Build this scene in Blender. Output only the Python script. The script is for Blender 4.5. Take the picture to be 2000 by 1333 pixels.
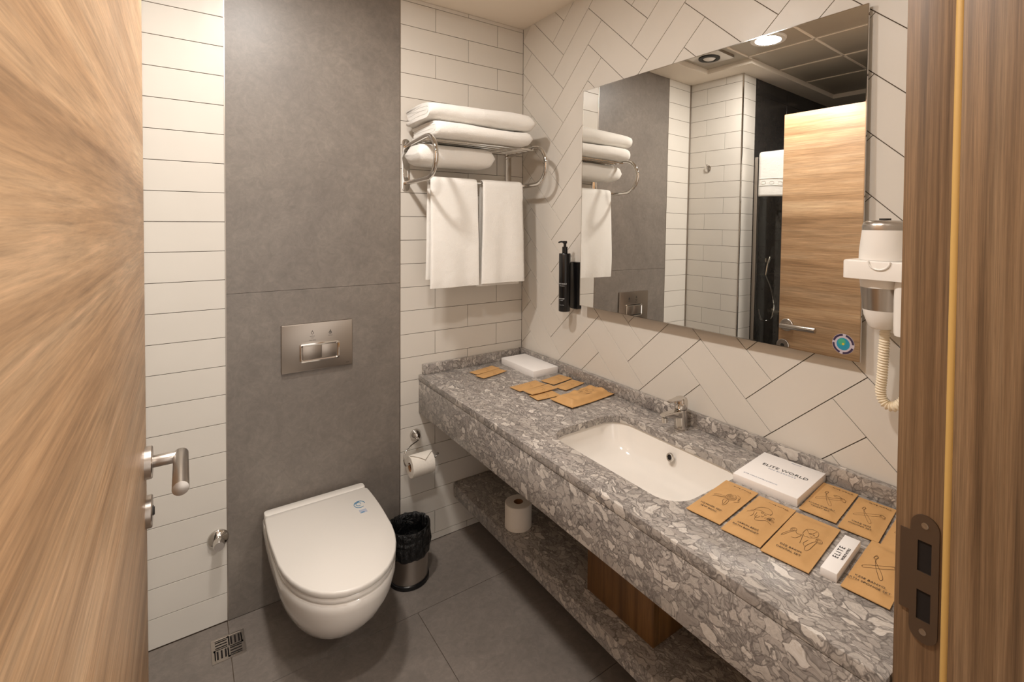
import bpy, bmesh, math, random
from mathutils import Vector, Matrix, noise
from math import sin, cos, pi, radians as R, sqrt
random.seed(7)
for o in list(bpy.data.objects): bpy.data.objects.remove(o)
SC = bpy.context.scene
COL = SC.collection

# ------------------------------------------------------------------ camera
# room frame: right (mirror) wall is x=0, back wall is y=0, floor z=0; the room lies at x<0, y<0
cam_d = bpy.data.cameras.new('camera'); cam = bpy.data.objects.new('camera', cam_d); COL.objects.link(cam)
YAW, PITCH, ROLL = .6282, -.0222, .0070
d = Vector((sin(YAW)*cos(PITCH), cos(YAW)*cos(PITCH), sin(PITCH)))
r0 = Vector((cos(YAW), -sin(YAW), 0)); u0 = r0.cross(d)
r_ = r0*cos(ROLL) + u0*sin(ROLL); u_ = u0*cos(ROLL) - r0*sin(ROLL)
cam.matrix_world = Matrix(((r_.x, u_.x, -d.x, -1.4397), (r_.y, u_.y, -d.y, -2.1649), (r_.z, u_.z, -d.z, 1.5), (0, 0, 0, 1)))
cam_d.sensor_width = 36; cam_d.lens = 968.2865/2000*36
cam_d.shift_x = (1000-1060.013)/2000; cam_d.shift_y = (457.7173-666.5)/2000
cam_d.clip_start = .02
SC.camera = cam
# ------------------------------------------------------------------ world, light, exposure
w = bpy.data.worlds.new('world'); SC.world = w; w.use_nodes = True
w.node_tree.nodes['Background'].inputs[0].default_value = (1.0, .93, .86, 1)
w.node_tree.nodes['Background'].inputs[1].default_value = 1.0
LAMP = (-1.20, -.735, 2.522)
LAMP2 = (-1.24, -1.47, 2.522)
def area(name, loc, size, power, color):
    l = bpy.data.lights.new(name, 'AREA'); l.shape = 'DISK'; l.size = size; l.energy = power; l.color = color
    o = bpy.data.objects.new(name, l); COL.objects.link(o); o.location = loc; return o
area('downlight_lamp', LAMP, .13, 9.6, (1, .95, .895))
area('downlight_lamp', LAMP2, .13, 7.8, (1, .95, .895))
area('hall_fill_lamp', (-.45, -3.0, 2.45), .3, 14, (1, .94, .87))  # added fill light, unseen in the hall behind the camera
SC.view_settings.view_transform = 'Standard'; SC.view_settings.look = 'None'
SC.view_settings.exposure = 0.75; SC.view_settings.gamma = 1; SC.view_settings.use_curve_mapping = False

# ------------------------------------------------------------------ materials
def s2l(c): return tuple(((x/255)/12.92 if x/255 <= .04045 else ((x/255+.055)/1.055)**2.4) for x in c)
class NT:
    def __init__(s, name):
        s.m = bpy.data.materials.new(name); s.m.use_nodes = True; s.t = s.m.node_tree; s.b = s.t.nodes['Principled BSDF']
    def n(s, typ, **k):
        nd = s.t.nodes.new(typ)
        for a, v in k.items():
            if a.startswith('i_'):
                key = a[2:]; key = int(key) if key.isdigit() else key
                nd.inputs[key].default_value = v
            else: setattr(nd, a, v)
        return nd
    def l(s, a, b): s.t.links.new(a, b)
    def coord(s, scale=(1, 1, 1), rot=(0, 0, 0), loc=(0, 0, 0)):
        tc = s.n('ShaderNodeTexCoord'); mp = s.n('ShaderNodeMapping')
        mp.inputs['Scale'].default_value = scale; mp.inputs['Rotation'].default_value = rot; mp.inputs['Location'].default_value = loc
        s.l(tc.outputs['Object'], mp.inputs['Vector']); return mp.outputs[0]
    def noise(s, vec, scale, detail=4, rough=.5, dist=0):
        nd = s.n('ShaderNodeTexNoise'); nd.inputs['Scale'].default_value = scale; nd.inputs['Detail'].default_value = detail
        nd.inputs['Roughness'].default_value = rough; nd.inputs['Distortion'].default_value = dist
        s.l(vec, nd.inputs['Vector']); return nd
    def ramp(s, fac, stops, interp='LINEAR'):
        nd = s.n('ShaderNodeValToRGB'); cr = nd.color_ramp; cr.interpolation = interp
        while len(cr.elements) < len(stops): cr.elements.new(.5)
        for e, (p, c) in zip(cr.elements, stops): e.position = p; e.color = (*c, 1) if len(c) == 3 else c
        s.l(fac, nd.inputs[0]); return nd.outputs[0]
    def mix(s, a, b, fac, mode='MIX'):
        nd = s.n('ShaderNodeMix'); nd.data_type = 'RGBA'; nd.blend_type = mode
        for inp, v in ((nd.inputs[0], fac), (nd.inputs[6], a), (nd.inputs[7], b)):
            if hasattr(v, 'links'): s.l(v, inp)
            elif isinstance(v, (int, float)): inp.default_value = v
            else: inp.default_value = (*v, 1)
        return nd.outputs[2]
    def bump(s, h, strength=.3, dist=.01):
        nd = s.n('ShaderNodeBump'); nd.inputs['Strength'].default_value = strength; nd.inputs['Distance'].default_value = dist
        s.l(h, nd.inputs['Height']); s.l(nd.outputs[0], s.b.inputs['Normal'])
    def setp(s, col=None, rough=None, metal=None, **k):
        if col is not None:
            if hasattr(col, 'links'): s.l(col, s.b.inputs['Base Color'])
            else: s.b.inputs['Base Color'].default_value = (*col, 1)
        if rough is not None: s.b.inputs['Roughness'].default_value = rough
        if metal is not None: s.b.inputs['Metallic'].default_value = metal
        for kk, v in k.items(): s.b.inputs[kk.replace('_', ' ')].default_value = v
        return s
def plain(name, col, rough=.5, metal=0, bump=None, **k):
    m = NT(name).setp(s2l(col), rough, metal, **k)
    if bump: m.bump(m.noise(m.coord(), bump[0], 3).outputs[0], bump[1], bump[2])
    return m.m
M = {}
def tile_mat(name, col):
    m = NT(name); v = m.coord()
    n = m.noise(v, 3.2, 2); m.setp(m.mix(s2l(col), s2l([c*.965 for c in col]), n.outputs[0]), .32)
    m.b.inputs['Specular IOR Level'].default_value = .22
    m.bump(m.noise(v, 11, 1).outputs[0], .3, .005); return m.m
M['tile'] = tile_mat('cream_glazed_tile', (217, 210, 200))
M['grout'] = plain('grout', (92, 78, 64), .9)
def stone_mat(name, a, b, rough=.5):
    m = NT(name); v = m.coord()
    n1 = m.noise(v, 2.2, 8, .62, .6); n2 = m.noise(v, 26, 6, .6, 1.5); n3 = m.noise(m.coord((1, 1, 1), (.5, .2, .7)), 9, 10, .75, 2.5)
    c1 = m.ramp(n1.outputs[0], [(.3, s2l(a)), (.7, s2l(b))])
    c2 = m.mix(c1, m.ramp(n2.outputs[0], [(.3, (.25, .25, .25)), (.7, (.75, .75, .75))]), .22, 'OVERLAY')
    vein = m.ramp(n3.outputs[0], [(.47, (.5, .5, .5)), (.5, (.62, .62, .62)), (.53, (.5, .5, .5))])
    m.setp(m.mix(c2, vein, .45, 'OVERLAY'), rough); m.bump(n2.outputs[0], .08, .002); return m.m
M['stone'] = stone_mat('taupe_stone_porcelain', (110, 102, 95), (132, 123, 114), .42)
M['floor'] = stone_mat('floor_stone_porcelain', (112, 104, 97), (134, 124, 116), .5)
M['dark_tile'] = stone_mat('dark_shower_tile', (50, 47, 45), (66, 61, 57), .12)
def marble_mat():
    m = NT('grey_conglomerate_marble'); v = m.coord()
    def warp(vec, scale, amt, det=3):
        dn = m.noise(vec, scale, det, .55)
        a = m.n('ShaderNodeVectorMath', operation='MULTIPLY_ADD'); m.l(dn.outputs['Color'], a.inputs[0]); a.inputs[1].default_value = (amt,)*3; m.l(vec, a.inputs[2]); return a.outputs[0]
    w1 = warp(v, 7, .12); w2 = warp(w1, 30, .022)
    mp = m.n('ShaderNodeMapping'); mp.inputs['Rotation'].default_value = (.45, .3, .8); mp.inputs['Scale'].default_value = (1.7, .75, 1.1); m.l(w2, mp.inputs[0])
    def vor(feat, sc):
        nd = m.n('ShaderNodeTexVoronoi', feature=feat); nd.inputs['Scale'].default_value = sc; m.l(mp.outputs[0], nd.inputs['Vector']); return nd
    e1 = vor('DISTANCE_TO_EDGE', 37); c1 = vor('F1', 37); e2 = vor('DISTANCE_TO_EDGE', 66); c2 = vor('F1', 66)
    s1 = m.n('ShaderNodeSeparateColor'); m.l(c1.outputs['Color'], s1.inputs[0]); s2 = m.n('ShaderNodeSeparateColor'); m.l(c2.outputs['Color'], s2.inputs[0])
    base = m.ramp(s2.outputs[0], [(0, s2l((138, 131, 126))), (.6, s2l((164, 157, 150))), (1, s2l((190, 182, 174)))])
    base = m.mix(s2l((104, 98, 94)), base, m.ramp(e2.outputs[0], [(0, (.2, .2, .2)), (.12, (1, 1, 1))]))
    peb = m.ramp(s1.outputs[0], [(0, s2l((150, 142, 136))), (.6, s2l((174, 166, 158))), (1, s2l((206, 198, 189)))])
    mask = m.ramp(s1.outputs[1], [(.52, (0, 0, 0)), (.60, (1, 1, 1))])
    inner = m.ramp(e1.outputs[0], [(.03, (0, 0, 0)), (.09, (1, 1, 1))])
    mm = m.mix((0, 0, 0), mask, inner)
    c = m.mix(base, peb, mm)
    line = m.ramp(e1.outputs[0], [(0, (1, 1, 1)), (.035, (.35, .35, .35)), (.07, (0, 0, 0))])
    c = m.mix(c, s2l((86, 80, 77)), m.mix((0, 0, 0), (.62, .62, .62), line))
    fine = m.noise(mp.outputs[0], 110, 6, .7, 1.5)
    c = m.mix(c, m.ramp(fine.outputs[0], [(.32, (.3, .3, .3)), (.68, (.72, .72, .72))]), .55, 'OVERLAY')
    big = m.noise(v, 6, 3)
    c = m.mix(c, m.ramp(big.outputs[0], [(.3, (.44, .44, .44)), (.7, (.58, .58, .58))]), .6, 'OVERLAY')
    m.setp(c, .3); return m.m
M['marble'] = marble_mat()
def wood_mat(name, scale, cols, rough=.42, fig=6.0, contrast=.5):
    m = NT(name); v = m.coord(scale)
    n1 = m.noise(v, fig, 6, .62, .35); n2 = m.noise(v, fig*9, 8, .7, .2); n3 = m.noise(v, fig*.35, 2, .5, .8)
    c = m.ramp(n1.outputs[0], [(.25, s2l(cols[0])), (.5, s2l(cols[1])), (.75, s2l(cols[2]))])
    c = m.mix(c, m.ramp(n2.outputs[0], [(.3, (.3, .3, .3)), (.7, (.7, .7, .7))]), contrast, 'OVERLAY')
    c = m.mix(c, m.ramp(n3.outputs[0], [(.35, (.4, .4, .4)), (.65, (.58, .58, .58))]), contrast, 'OVERLAY')
    m.setp(c, rough); m.bump(n2.outputs[0], .12, .001); return m.m
M['oak'] = wood_mat('light_oak_veneer', (.7, .3, 8), [(138, 104, 72), (176, 140, 104), (200, 168, 133)], .42, 2.6, .8)
M['oak_v'] = wood_mat('brown_oak_veneer', (17, 17, .25), [(86, 64, 43), (128, 100, 72), (156, 127, 96)], .45, 4.5, .8)
M['walnut'] = wood_mat('walnut_veneer', (9, 9, .4), [(80, 54, 28), (116, 82, 44), (144, 104, 60)], .45, 3.0, .5)
M['chrome'] = plain('polished_chrome', (214, 210, 205), .07, 1)
M['steel'] = plain('brushed_steel', (190, 182, 174), .3, 1, (260, .05, .001))
M['steel_dull'] = plain('satin_steel_plate', (168, 158, 148), .36, 1)
M['bronze'] = plain('dark_steel_strike', (120, 104, 90), .45, .9)
M['black_hole'] = plain('dark_recess', (26, 18, 14), .9)
M['porcelain'] = plain('white_porcelain', (236, 230, 222), .09, 0, None, Coat_Weight=.4, Coat_Roughness=.03)
M['lid_plastic'] = plain('toilet_lid_plastic', (226, 220, 212), .33)
M['white_plastic'] = plain('white_plastic', (238, 233, 226), .3)
M['cream_plastic'] = plain('cream_plastic_hose', (236, 222, 196), .4)
M['paint'] = plain('ceiling_paint', (236, 224, 208), .8)
M['blocker_paint'] = plain('hall_blocker_paint', (150, 130, 110), .85)
M['metal_panel'] = plain('ceiling_metal_panel', (176, 166, 150), .45)
M['card'] = plain('white_cardboard', (244, 240, 237), .55)
M['ink'] = plain('dark_ink', (46, 42, 42), .7)
M['ink_brown'] = plain('brown_ink', (98, 72, 44), .8)
M['ink_blue'] = plain('blue_ink', (70, 130, 168), .6)
M['ink_pale'] = plain('pale_ink', (178, 182, 196), .6)
M['white_ink'] = plain('white_ink', (225, 225, 225), .6)
M['purple'] = plain('dark_purple_ink', (56, 44, 72), .4)
M['teal'] = plain('teal_ink', (40, 140, 170), .4); M['green'] = plain('green_ink', (70, 165, 130), .4); M['yellow_i'] = plain('yellow_ink', (200, 180, 70), .4)
M['sticker'] = plain('sticker_silver', (190, 180, 190), .4)
M['black'] = plain('black_plastic', (16, 15, 16), .25)
M['yellow'] = plain('yellow_rubber_seal', (206, 166, 96), .5)
M['dark_rubber'] = plain('dark_rubber', (40, 36, 32), .6)
def kraft():
    m = NT('kraft_paper'); v = m.coord()
    n = m.noise(v, 18, 5, .6); m.setp(m.mix(s2l((190, 146, 92)), s2l((208, 163, 107)), n.outputs[0]), .62); m.bump(n.outputs[0], .25, .003); return m.m
M['kraft'] = kraft()
def towel():
    m = NT('terry_towel'); v = m.coord()
    n = m.noise(v, 420, 2, .6); n2 = m.noise(v, 30, 3)
    mx = m.n('ShaderNodeMath', operation='ADD'); m.l(n.outputs[0], mx.inputs[0]); m.l(n2.outputs[0], mx.inputs[1])
    m.setp(s2l((250, 246, 239)), .95); m.b.inputs['Sheen Weight'].default_value = .3; m.bump(mx.outputs[0], .7, .004); return m.m
M['towel'] = towel()
M['paper'] = plain('tissue_paper', (238, 230, 218), .95, 0, (160, .3, .002))
M['cardtube'] = plain('cardboard_tube', (150, 108, 74), .9)
def bag():
    m = NT('black_bin_bag'); v = m.coord(); n = m.noise(v, 22, 5, .6, 1.2); m.setp((.006, .006, .006), .22); m.bump(n.outputs[0], .9, .02); return m.m
M['bag'] = bag()
def mirror_m():
    m = NT('mirror_silver').setp((.86, .86, .84), .0, 1); return m.m
M['mirror'] = mirror_m()
def glass_m(name, tint=(.96, .98, .97)):
    m = NT(name).setp(tint, 0); m.b.inputs['Transmission Weight'].default_value = 1; m.b.inputs['IOR'].default_value = 1.45
    return m.m
M['glass'] = glass_m('shower_glass')
def emit(name, col, s):
    m = NT(name); m.b.inputs['Emission Color'].default_value = (*col, 1); m.b.inputs['Emission Strength'].default_value = s; return m.m
M['led'] = emit('led_diffuser', (1, .93, .84), 12)

# ------------------------------------------------------------------ mesh builder
class MB:
    def __init__(s): s.v = []; s.f = []; s.mi = []
    def add(s, vs, fs, mi=0):
        o = len(s.v); s.v += [Vector(x) for x in vs]; s.f += [tuple(i+o for i in f) for f in fs]; s.mi += [mi]*len(fs); return s
    def box(s, x0, x1, y0, y1, z0, z1, mi=0):
        x0, x1 = sorted((x0, x1)); y0, y1 = sorted((y0, y1)); z0, z1 = sorted((z0, z1))
        return s.add([(x0, y0, z0), (x1, y0, z0), (x1, y1, z0), (x0, y1, z0), (x0, y0, z1), (x1, y0, z1), (x1, y1, z1), (x0, y1, z1)],
                     [(0, 3, 2, 1), (4, 5, 6, 7), (0, 1, 5, 4), (1, 2, 6, 5), (2, 3, 7, 6), (3, 0, 4, 7)], mi)
    def prism(s, pts, fn, a, b, mi=0, inset=0):
        """polygon pts (2d) extruded from a to b; fn(p, q, h)->xyz; inset softens the b end"""
        n = len(pts); rings = [(pts, a)]
        if inset:
            cx = sum(p[0] for p in pts)/n; cy = sum(p[1] for p in pts)/n
            sgn = 1 if b > a else -1
            ins = offset_poly(pts, -inset)
            rings += [(pts, b-sgn*inset), (offset_poly(pts, -inset*.3), b-sgn*inset*.3), (ins, b)]
        else: rings += [(pts, b)]
        vs = []; fs = []
        for P, h in rings: vs += [fn(p[0], p[1], h) for p in P]
        for k in range(len(rings)-1):
            for i in range(n):
                j = (i+1) % n; fs.append((k*n+i, k*n+j, (k+1)*n+j, (k+1)*n+i))
        fs.append(tuple(reversed(range(n)))); L = (len(rings)-1)*n; fs.append(tuple(range(L, L+n)))
        return s.add(vs, fs, mi)
    def lathe(s, prof, c=(0, 0, 0), axis='z', n=32, mi=0, sx=1, sy=1, caps=True):
        vs = []; fs = []; m = len(prof)
        for (r, h) in prof:
            for i in range(n):
                a = 2*pi*i/n; p = (r*cos(a)*sx, r*sin(a)*sy, h)
                if axis == 'x': p = (p[2], p[0], p[1])
                if axis == 'y': p = (p[1], p[2], p[0])
                vs.append((p[0]+c[0], p[1]+c[1], p[2]+c[2]))
        for k in range(m-1):
            for i in range(n): j = (i+1) % n; fs.append((k*n+i, k*n+j, (k+1)*n+j, (k+1)*n+i))
        if caps:
            if prof[0][0] > 1e-6: fs.append(tuple(reversed(range(n))))
            if prof[-1][0] > 1e-6: fs.append(tuple(range((m-1)*n, m*n)))
        return s.add(vs, fs, mi)
    def tube(s, path, r, n=12, mi=0, closed=False, caps=True):
        path = [Vector(p) for p in path]; m = len(path); rr = r if isinstance(r, (list, tuple)) else [r]*m
        vs = []; fs = []; T0 = None; N = None
        for k, p in enumerate(path):
            if closed: t = (path[(k+1) % m]-path[k-1]).normalized()
            else: t = (path[min(k+1, m-1)]-path[max(k-1, 0)]).normalized()
            if N is None:
                N = t.orthogonal().normalized()
            else: N = (N - t*N.dot(t)).normalized()
            B = t.cross(N)
            for i in range(n): a = 2*pi*i/n; vs.append(p+(N*cos(a)+B*sin(a))*rr[k])
        K = m if closed else m-1
        for k in range(K):
            k2 = (k+1) % m
            for i in range(n): j = (i+1) % n; fs.append((k*n+i, k*n+j, k2*n+j, k2*n+i))
        if not closed and caps: fs.append(tuple(reversed(range(n)))); fs.append(tuple(range((m-1)*n, m*n)))
        return s.add(vs, fs, mi)
    def loft(s, rings, mi=0, cap0=True, cap1=True):
        n = len(rings[0]); vs = [p for r in rings for p in r]; fs = []
        for k in range(len(rings)-1):
            for i in range(n): j = (i+1) % n; fs.append((k*n+i, k*n+j, (k+1)*n+j, (k+1)*n+i))
        if cap0: fs.append(tuple(reversed(range(n))))
        if cap1: L = (len(rings)-1)*n; fs.append(tuple(range(L, L+n)))
        return s.add(vs, fs, mi)
    def grid(s, fn, nu, nv, mi=0):
        vs = [fn(i/nu, j/nv) for j in range(nv+1) for i in range(nu+1)]
        fs = [(j*(nu+1)+i, j*(nu+1)+i+1, (j+1)*(nu+1)+i+1, (j+1)*(nu+1)+i) for j in range(nv) for i in range(nu)]
        return s.add(vs, fs, mi)
    def build(s, name, mat, parent=None, smooth=35, bevel=0, origin=None, seg=2, sub=0):
        me = bpy.data.meshes.new(name); me.from_pydata([tuple(v) for v in s.v], [], s.f)
        bm = bmesh.new(); bm.from_mesh(me)
        bmesh.ops.remove_doubles(bm, verts=bm.verts, dist=1e-6)
        bmesh.ops.recalc_face_normals(bm, faces=bm.faces)
        if bevel:
            ed = [e for e in bm.edges if len(e.link_faces) == 2 and e.calc_face_angle(0) > R(40)]
            bmesh.ops.bevel(bm, geom=ed, offset=bevel, segments=seg, profile=.5, affect='EDGES', clamp_overlap=True)
        bm.to_mesh(me); bm.free()
        mats = mat if isinstance(mat, (list, tuple)) else [mat]
        for m_ in mats: me.materials.append(M[m_])
        if len(mats) > 1 and not bevel:
            if len(me.polygons) == len(s.mi):
                for p, i in zip(me.polygons, s.mi): p.material_index = i
        if smooth:
            for p in me.polygons: p.use_smooth = True
            me.set_sharp_from_angle(angle=R(smooth))
        o = bpy.data.objects.new(name, me); COL.objects.link(o)
        if parent is not None:
            o.parent = parent; o.matrix_parent_inverse = Matrix.Translation(-world_loc(parent))
        elif origin is not None: pass
        if sub:
            md = o.modifiers.new('subdivision', 'SUBSURF'); md.levels = md.render_levels = sub
        return o
def world_loc(o):
    v = Vector((0, 0, 0))
    if o.parent is None: return Vector(o.location)
    return Vector((0, 0, 0)) if o.type == 'MESH' else Vector(o.location)
def offset_poly(pts, dd):
    n = len(pts); A = sum(pts[i][0]*pts[(i+1) % n][1]-pts[(i+1) % n][0]*pts[i][1] for i in range(n)); sg = 1 if A > 0 else -1
    out = []
    for i in range(n):
        p0, p1, p2 = Vector(pts[i-1]), Vector(pts[i]), Vector(pts[(i+1) % n])
        e1 = (p1-p0); e2 = (p2-p1)
        if e1.length < 1e-9 or e2.length < 1e-9: out.append(tuple(p1)); continue
        e1.normalize(); e2.normalize()
        n1 = Vector((e1.y, -e1.x))*sg; n2 = Vector((e2.y, -e2.x))*sg
        b = n1+n2
        b = b/(max(.35, b.dot(n1)))
        out.append((p1.x+b.x*dd, p1.y+b.y*dd))
    return out
def tag(o, label=None, cat=None, group=None, kind=None):
    if label: o['label'] = label
    if cat: o['category'] = cat
    if group: o['group'] = group
    if kind: o['kind'] = kind
    return o
def empty(name, loc, label=None, cat=None, group=None, kind=None, rz=0):
    o = bpy.data.objects.new(name, None); COL.objects.link(o); o.location = loc; o.empty_display_size = .03; o.rotation_euler.z = rz
    return tag(o, label, cat, group, kind)
XYZ = lambda p, q, h: (p, q, h)
def rrect(cx, cy, w, h, r, n=5):
    pts = []
    for (sx, sy, a0) in ((1, 1, 0), (-1, 1, 90), (-1, -1, 180), (1, -1, 270)):
        for k in range(n+1):
            a = R(a0+90*k/n); pts.append((cx+sx*(w/2-r)+r*cos(a), cy+sy*(h/2-r)+r*sin(a)))
    return pts
def text(body, size, mat, parent, mtx, name='printed_text', align='CENTER', depth=.0002, shear=0, spacing=1, label=None):
    cu = bpy.data.curves.new(name, 'FONT'); cu.body = body; cu.size = size; cu.align_x = align; cu.align_y = 'CENTER'
    cu.extrude = depth; cu.space_character = spacing; cu.shear = shear; cu.resolution_u = 2
    t = bpy.data.objects.new(name, cu); COL.objects.link(t)
    dg = bpy.context.evaluated_depsgraph_get(); me = bpy.data.meshes.new_from_object(t.evaluated_get(dg))
    bpy.data.objects.remove(t); me.transform(mtx); me.materials.clear(); me.materials.append(M[mat])
    o = bpy.data.objects.new(name, me); COL.objects.link(o)
    if parent is not None:
        o.parent = parent; o.matrix_parent_inverse = Matrix.Translation(-world_loc(parent))
    if label: o['label'] = label
    return o
def frame(o, x, y):      # matrix: text x -> x, text y -> y, at o
    x = Vector(x).normalized(); y = Vector(y).normalized(); z = x.cross(y)
    return Matrix(((x.x, y.x, z.x, o[0]), (x.y, y.y, z.y, o[1]), (x.z, y.z, z.z, o[2]), (0, 0, 0, 1)))

# ------------------------------------------------------------------ room shell
CE = 2.505
BX = 0.0; LX = -1.56; RY = -.39; SX = -3.0; FY = -1.878
def clip(poly, x0, x1, y0, y1):
    for ax, val, sg in ((0, x0, 1), (0, x1, -1), (1, y0, 1), (1, y1, -1)):
        out = []
        for i in range(len(poly)):
            a = poly[i]; b = poly[(i+1) % len(poly)]
            da = (a[ax]-val)*sg; db = (b[ax]-val)*sg
            if da >= 0: out.append(a)
            if (da >= 0) != (db >= 0):
                t = da/(da-db); out.append((a[0]+(b[0]-a[0])*t, a[1]+(b[1]-a[1])*t))
        poly = out
        if len(poly) < 3: return []
    # drop duplicates / slivers
    q = []
    for p in poly:
        if not q or (abs(p[0]-q[-1][0])+abs(p[1]-q[-1][1])) > 1e-5: q.append(p)
    if len(q) > 2 and abs(q[0][0]-q[-1][0])+abs(q[0][1]-q[-1][1]) < 1e-5: q.pop()
    A = sum(q[i][0]*q[(i+1) % len(q)][1]-q[(i+1) % len(q)][0]*q[i][1] for i in range(len(q)))/2
    return q if len(q) > 2 and abs(A) > 4e-5 else []
G = .0021   # joint width
T = .004    # tile face stands proud of the grout bed
def rect_tile(mb, fn, x0, x1, z0, z1, a, b, mi, g=G):
    mb.prism([(x0+g/2, z0+g/2), (x1-g/2, z0+g/2), (x1-g/2, z1-g/2), (x0+g/2, z1-g/2)], fn, a, b, mi, inset=.0007)
P_ROW = .1067
def rows(z0):
    ks = []; z = z0
    while z < CE: z += P_ROW
    while z > -P_ROW: ks.append((max(z-P_ROW, 0), min(z, CE))); z -= P_ROW
    return [k for k in ks if k[1]-k[0] > .004]
# back wall
mb = MB(); fy = lambda p, q, h: (p, h, q)
mb.box(-1.6, .1, .004, .12, -.02, 2.7, 1)
GX0, GX1 = -1.3125, -.655
Z0 = 2.486
for a, b in rows(Z0):
    idx = round((Z0-(b if b < CE-1e-6 else a+P_ROW))/P_ROW)
    ph = -.155 if idx % 2 == 0 else -.317
    xs = [GX1+.001]+sorted([x for x in [ph+.331*k for k in range(-5, 5)] if GX1+.02 < x < -.01])+[0]
    for x0, x1 in zip(xs, xs[1:]): rect_tile(mb, fy, x0, x1, a, b, .004, 0, 0)
for a, b in rows(2.243): rect_tile(mb, fy, LX, GX0-.001, a, b, .004, 0, 0)
for a, b in ((0, 1.2285), (1.2285, CE)): rect_tile(mb, fy, GX0, GX1, a, b, .004, -.0005, 2, .0012)
tag(mb.build('wall_back', ['tile', 'grout', 'stone'], smooth=0), 'back wall of cream tiles with a tall grey stone panel behind the toilet', 'wall', kind='structure')
for x in (GX0-.0005, GX1+.0005):
    tag(MB().box(x-.0015, x+.0015, -.0018, .004, 0, CE).build('trim_1' if x < -1 else 'trim_2', 'steel_dull'), 'thin metal strip along the %s edge of the grey stone panel' % ('left' if x < -1 else 'right'), 'tile trim', kind='structure')
# right wall: herringbone
mb = MB(); fx = lambda s, q, h: (h, -s, q)
mb.box(.004, .12, -2.1, .12, -.02, 2.7, 1)
W = .1112; SS = .9157; oa, ob = 2.511, .4496; k = sqrt(.5)/W
def ab(a, b):
    a -= oa; b -= ob; return (((a-b)/(2*k))/SS, (a+b)/(2*k))
gw = G/2/W
for i in range(-20, 45):
    for j in range(-20, 45):
        m_ = (i-j) % 6
        if m_ == 0: c0 = (i, j, i+3, j+1)
        elif m_ == 5: c0 = (i, j, i+1, j+3)
        else: continue
        x0, y0, x1, y1 = c0
        poly = [ab(x0+gw, y0+gw), ab(x1-gw, y0+gw), ab(x1-gw, y1-gw), ab(x0+gw, y1-gw)]
        poly = clip(poly, .0008, 2.0, .0, CE)
        if poly: mb.prism(poly, fx, .004, 0, 0, inset=.0006)
tag(mb.build('wall_right', ['tile', 'grout'], smooth=0), 'right wall in cream herringbone tiles behind mirror', 'wall', kind='structure')
tag(MB().box(LX+.001, LX+.013, -.005, -.0006, 0, CE).build('trim_5', 'steel_dull', bevel=.001), 'metal strip in the back left corner beside the open door', 'tile trim', kind='structure')
# left wall, return wall, shower walls
mb = MB(); mb.box(LX-.12, LX-.004, RY+.004, .12, -.02, 2.7, 1); fl = lambda s, q, h: (h, s, q)
for n_, (a, b) in enumerate(rows(2.243)):
    cut = -.13 if n_ % 2 else -.27
    for y0, y1 in ((RY, cut), (cut, 0)): rect_tile(mb, fl, y0, y1, a, b, LX-.004, LX, 0)
tag(mb.build('wall_left', ['tile', 'grout'], smooth=0), 'short left wall of cream tiles beside the toilet', 'wall', kind='structure')
mb = MB(); mb.box(SX-.1, LX-.001, RY+.004, RY+.12, -.02, 2.7, 1); fr = lambda p, q, h: (p, h, q)
for a, b in rows(2.243): rect_tile(mb, fr, -1.72, LX, a, b, RY+.004, RY, 0)
for zz in range(5):
    for xx in range(3): rect_tile(mb, fr, -1.72-(xx+1)*.43, -1.72-xx*.43, zz*.6, min(zz*.6+.6, CE), RY+.004, RY, 2)
tag(mb.build('wall_shower', ['tile', 'grout', 'dark_tile'], smooth=0), 'shower wall, cream tiles by the corner then dark tiles', 'wall', kind='structure')
mb = MB().box(SX-.1, SX, -2.1, RY, -.02, 2.7)
tag(mb.build('wall_far', 'dark_tile'), 'dark tiled far wall of the shower', 'wall', kind='structure')
mb = MB(); mb.box(LX-.006, LX+.003, RY-.006, RY+.003, 0, CE)
tag(mb.build('trim_3', 'chrome', bevel=.002), 'chrome corner strip on the edge of the tiled left wall', 'tile trim', kind='structure')
# front wall (with the doorway the camera looks through)
OL, OR, OH = -1.60, -.53, 2.22
mb = MB(); mb.box(SX-.1, OL, -2.06, FY, -.02, 2.7).box(OR, .12, -2.06, FY, -.02, 2.7).box(OL, OR, -2.06, FY, OH, 2.7)
tag(mb.build('wall_front', 'tile'), 'front wall around the doorway', 'wall', kind='structure')
mb = MB().box(-1.80, -1.70, -3.4, -2.065, -.02, 2.7)  # unseen wall, added to keep world light off the door frame post
tag(mb.build('wall_hall_blocker', 'blocker_paint'), 'unseen hall wall added to block light from the door frame post', 'wall', kind='structure')
# floor tiles
mb = MB(); mb.box(SX-.1, .12, -3.4, .12, -.1, -.003, 1)
for ys, ye, off in ((0, -.375, -1.315), (-.375, -.975, -.72), (-.975, -1.575, -1.315), (-1.575, -2.175, -.72), (-2.175, -2.775, -1.315), (-2.775, -3.375, -.72)):
    xs = sorted(set([SX, 0]+[off+1.2*k for k in range(-3, 4) if SX < off+1.2*k < 0]))
    for x0, x1 in zip(xs, xs[1:]): rect_tile(mb, XYZ, x0, x1, ye, ys, -.003, 0, 0, .002)
tag(mb.build('floor', ['floor', 'grout'], smooth=0), 'grey stone tiled floor', 'floor', kind='structure')
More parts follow.
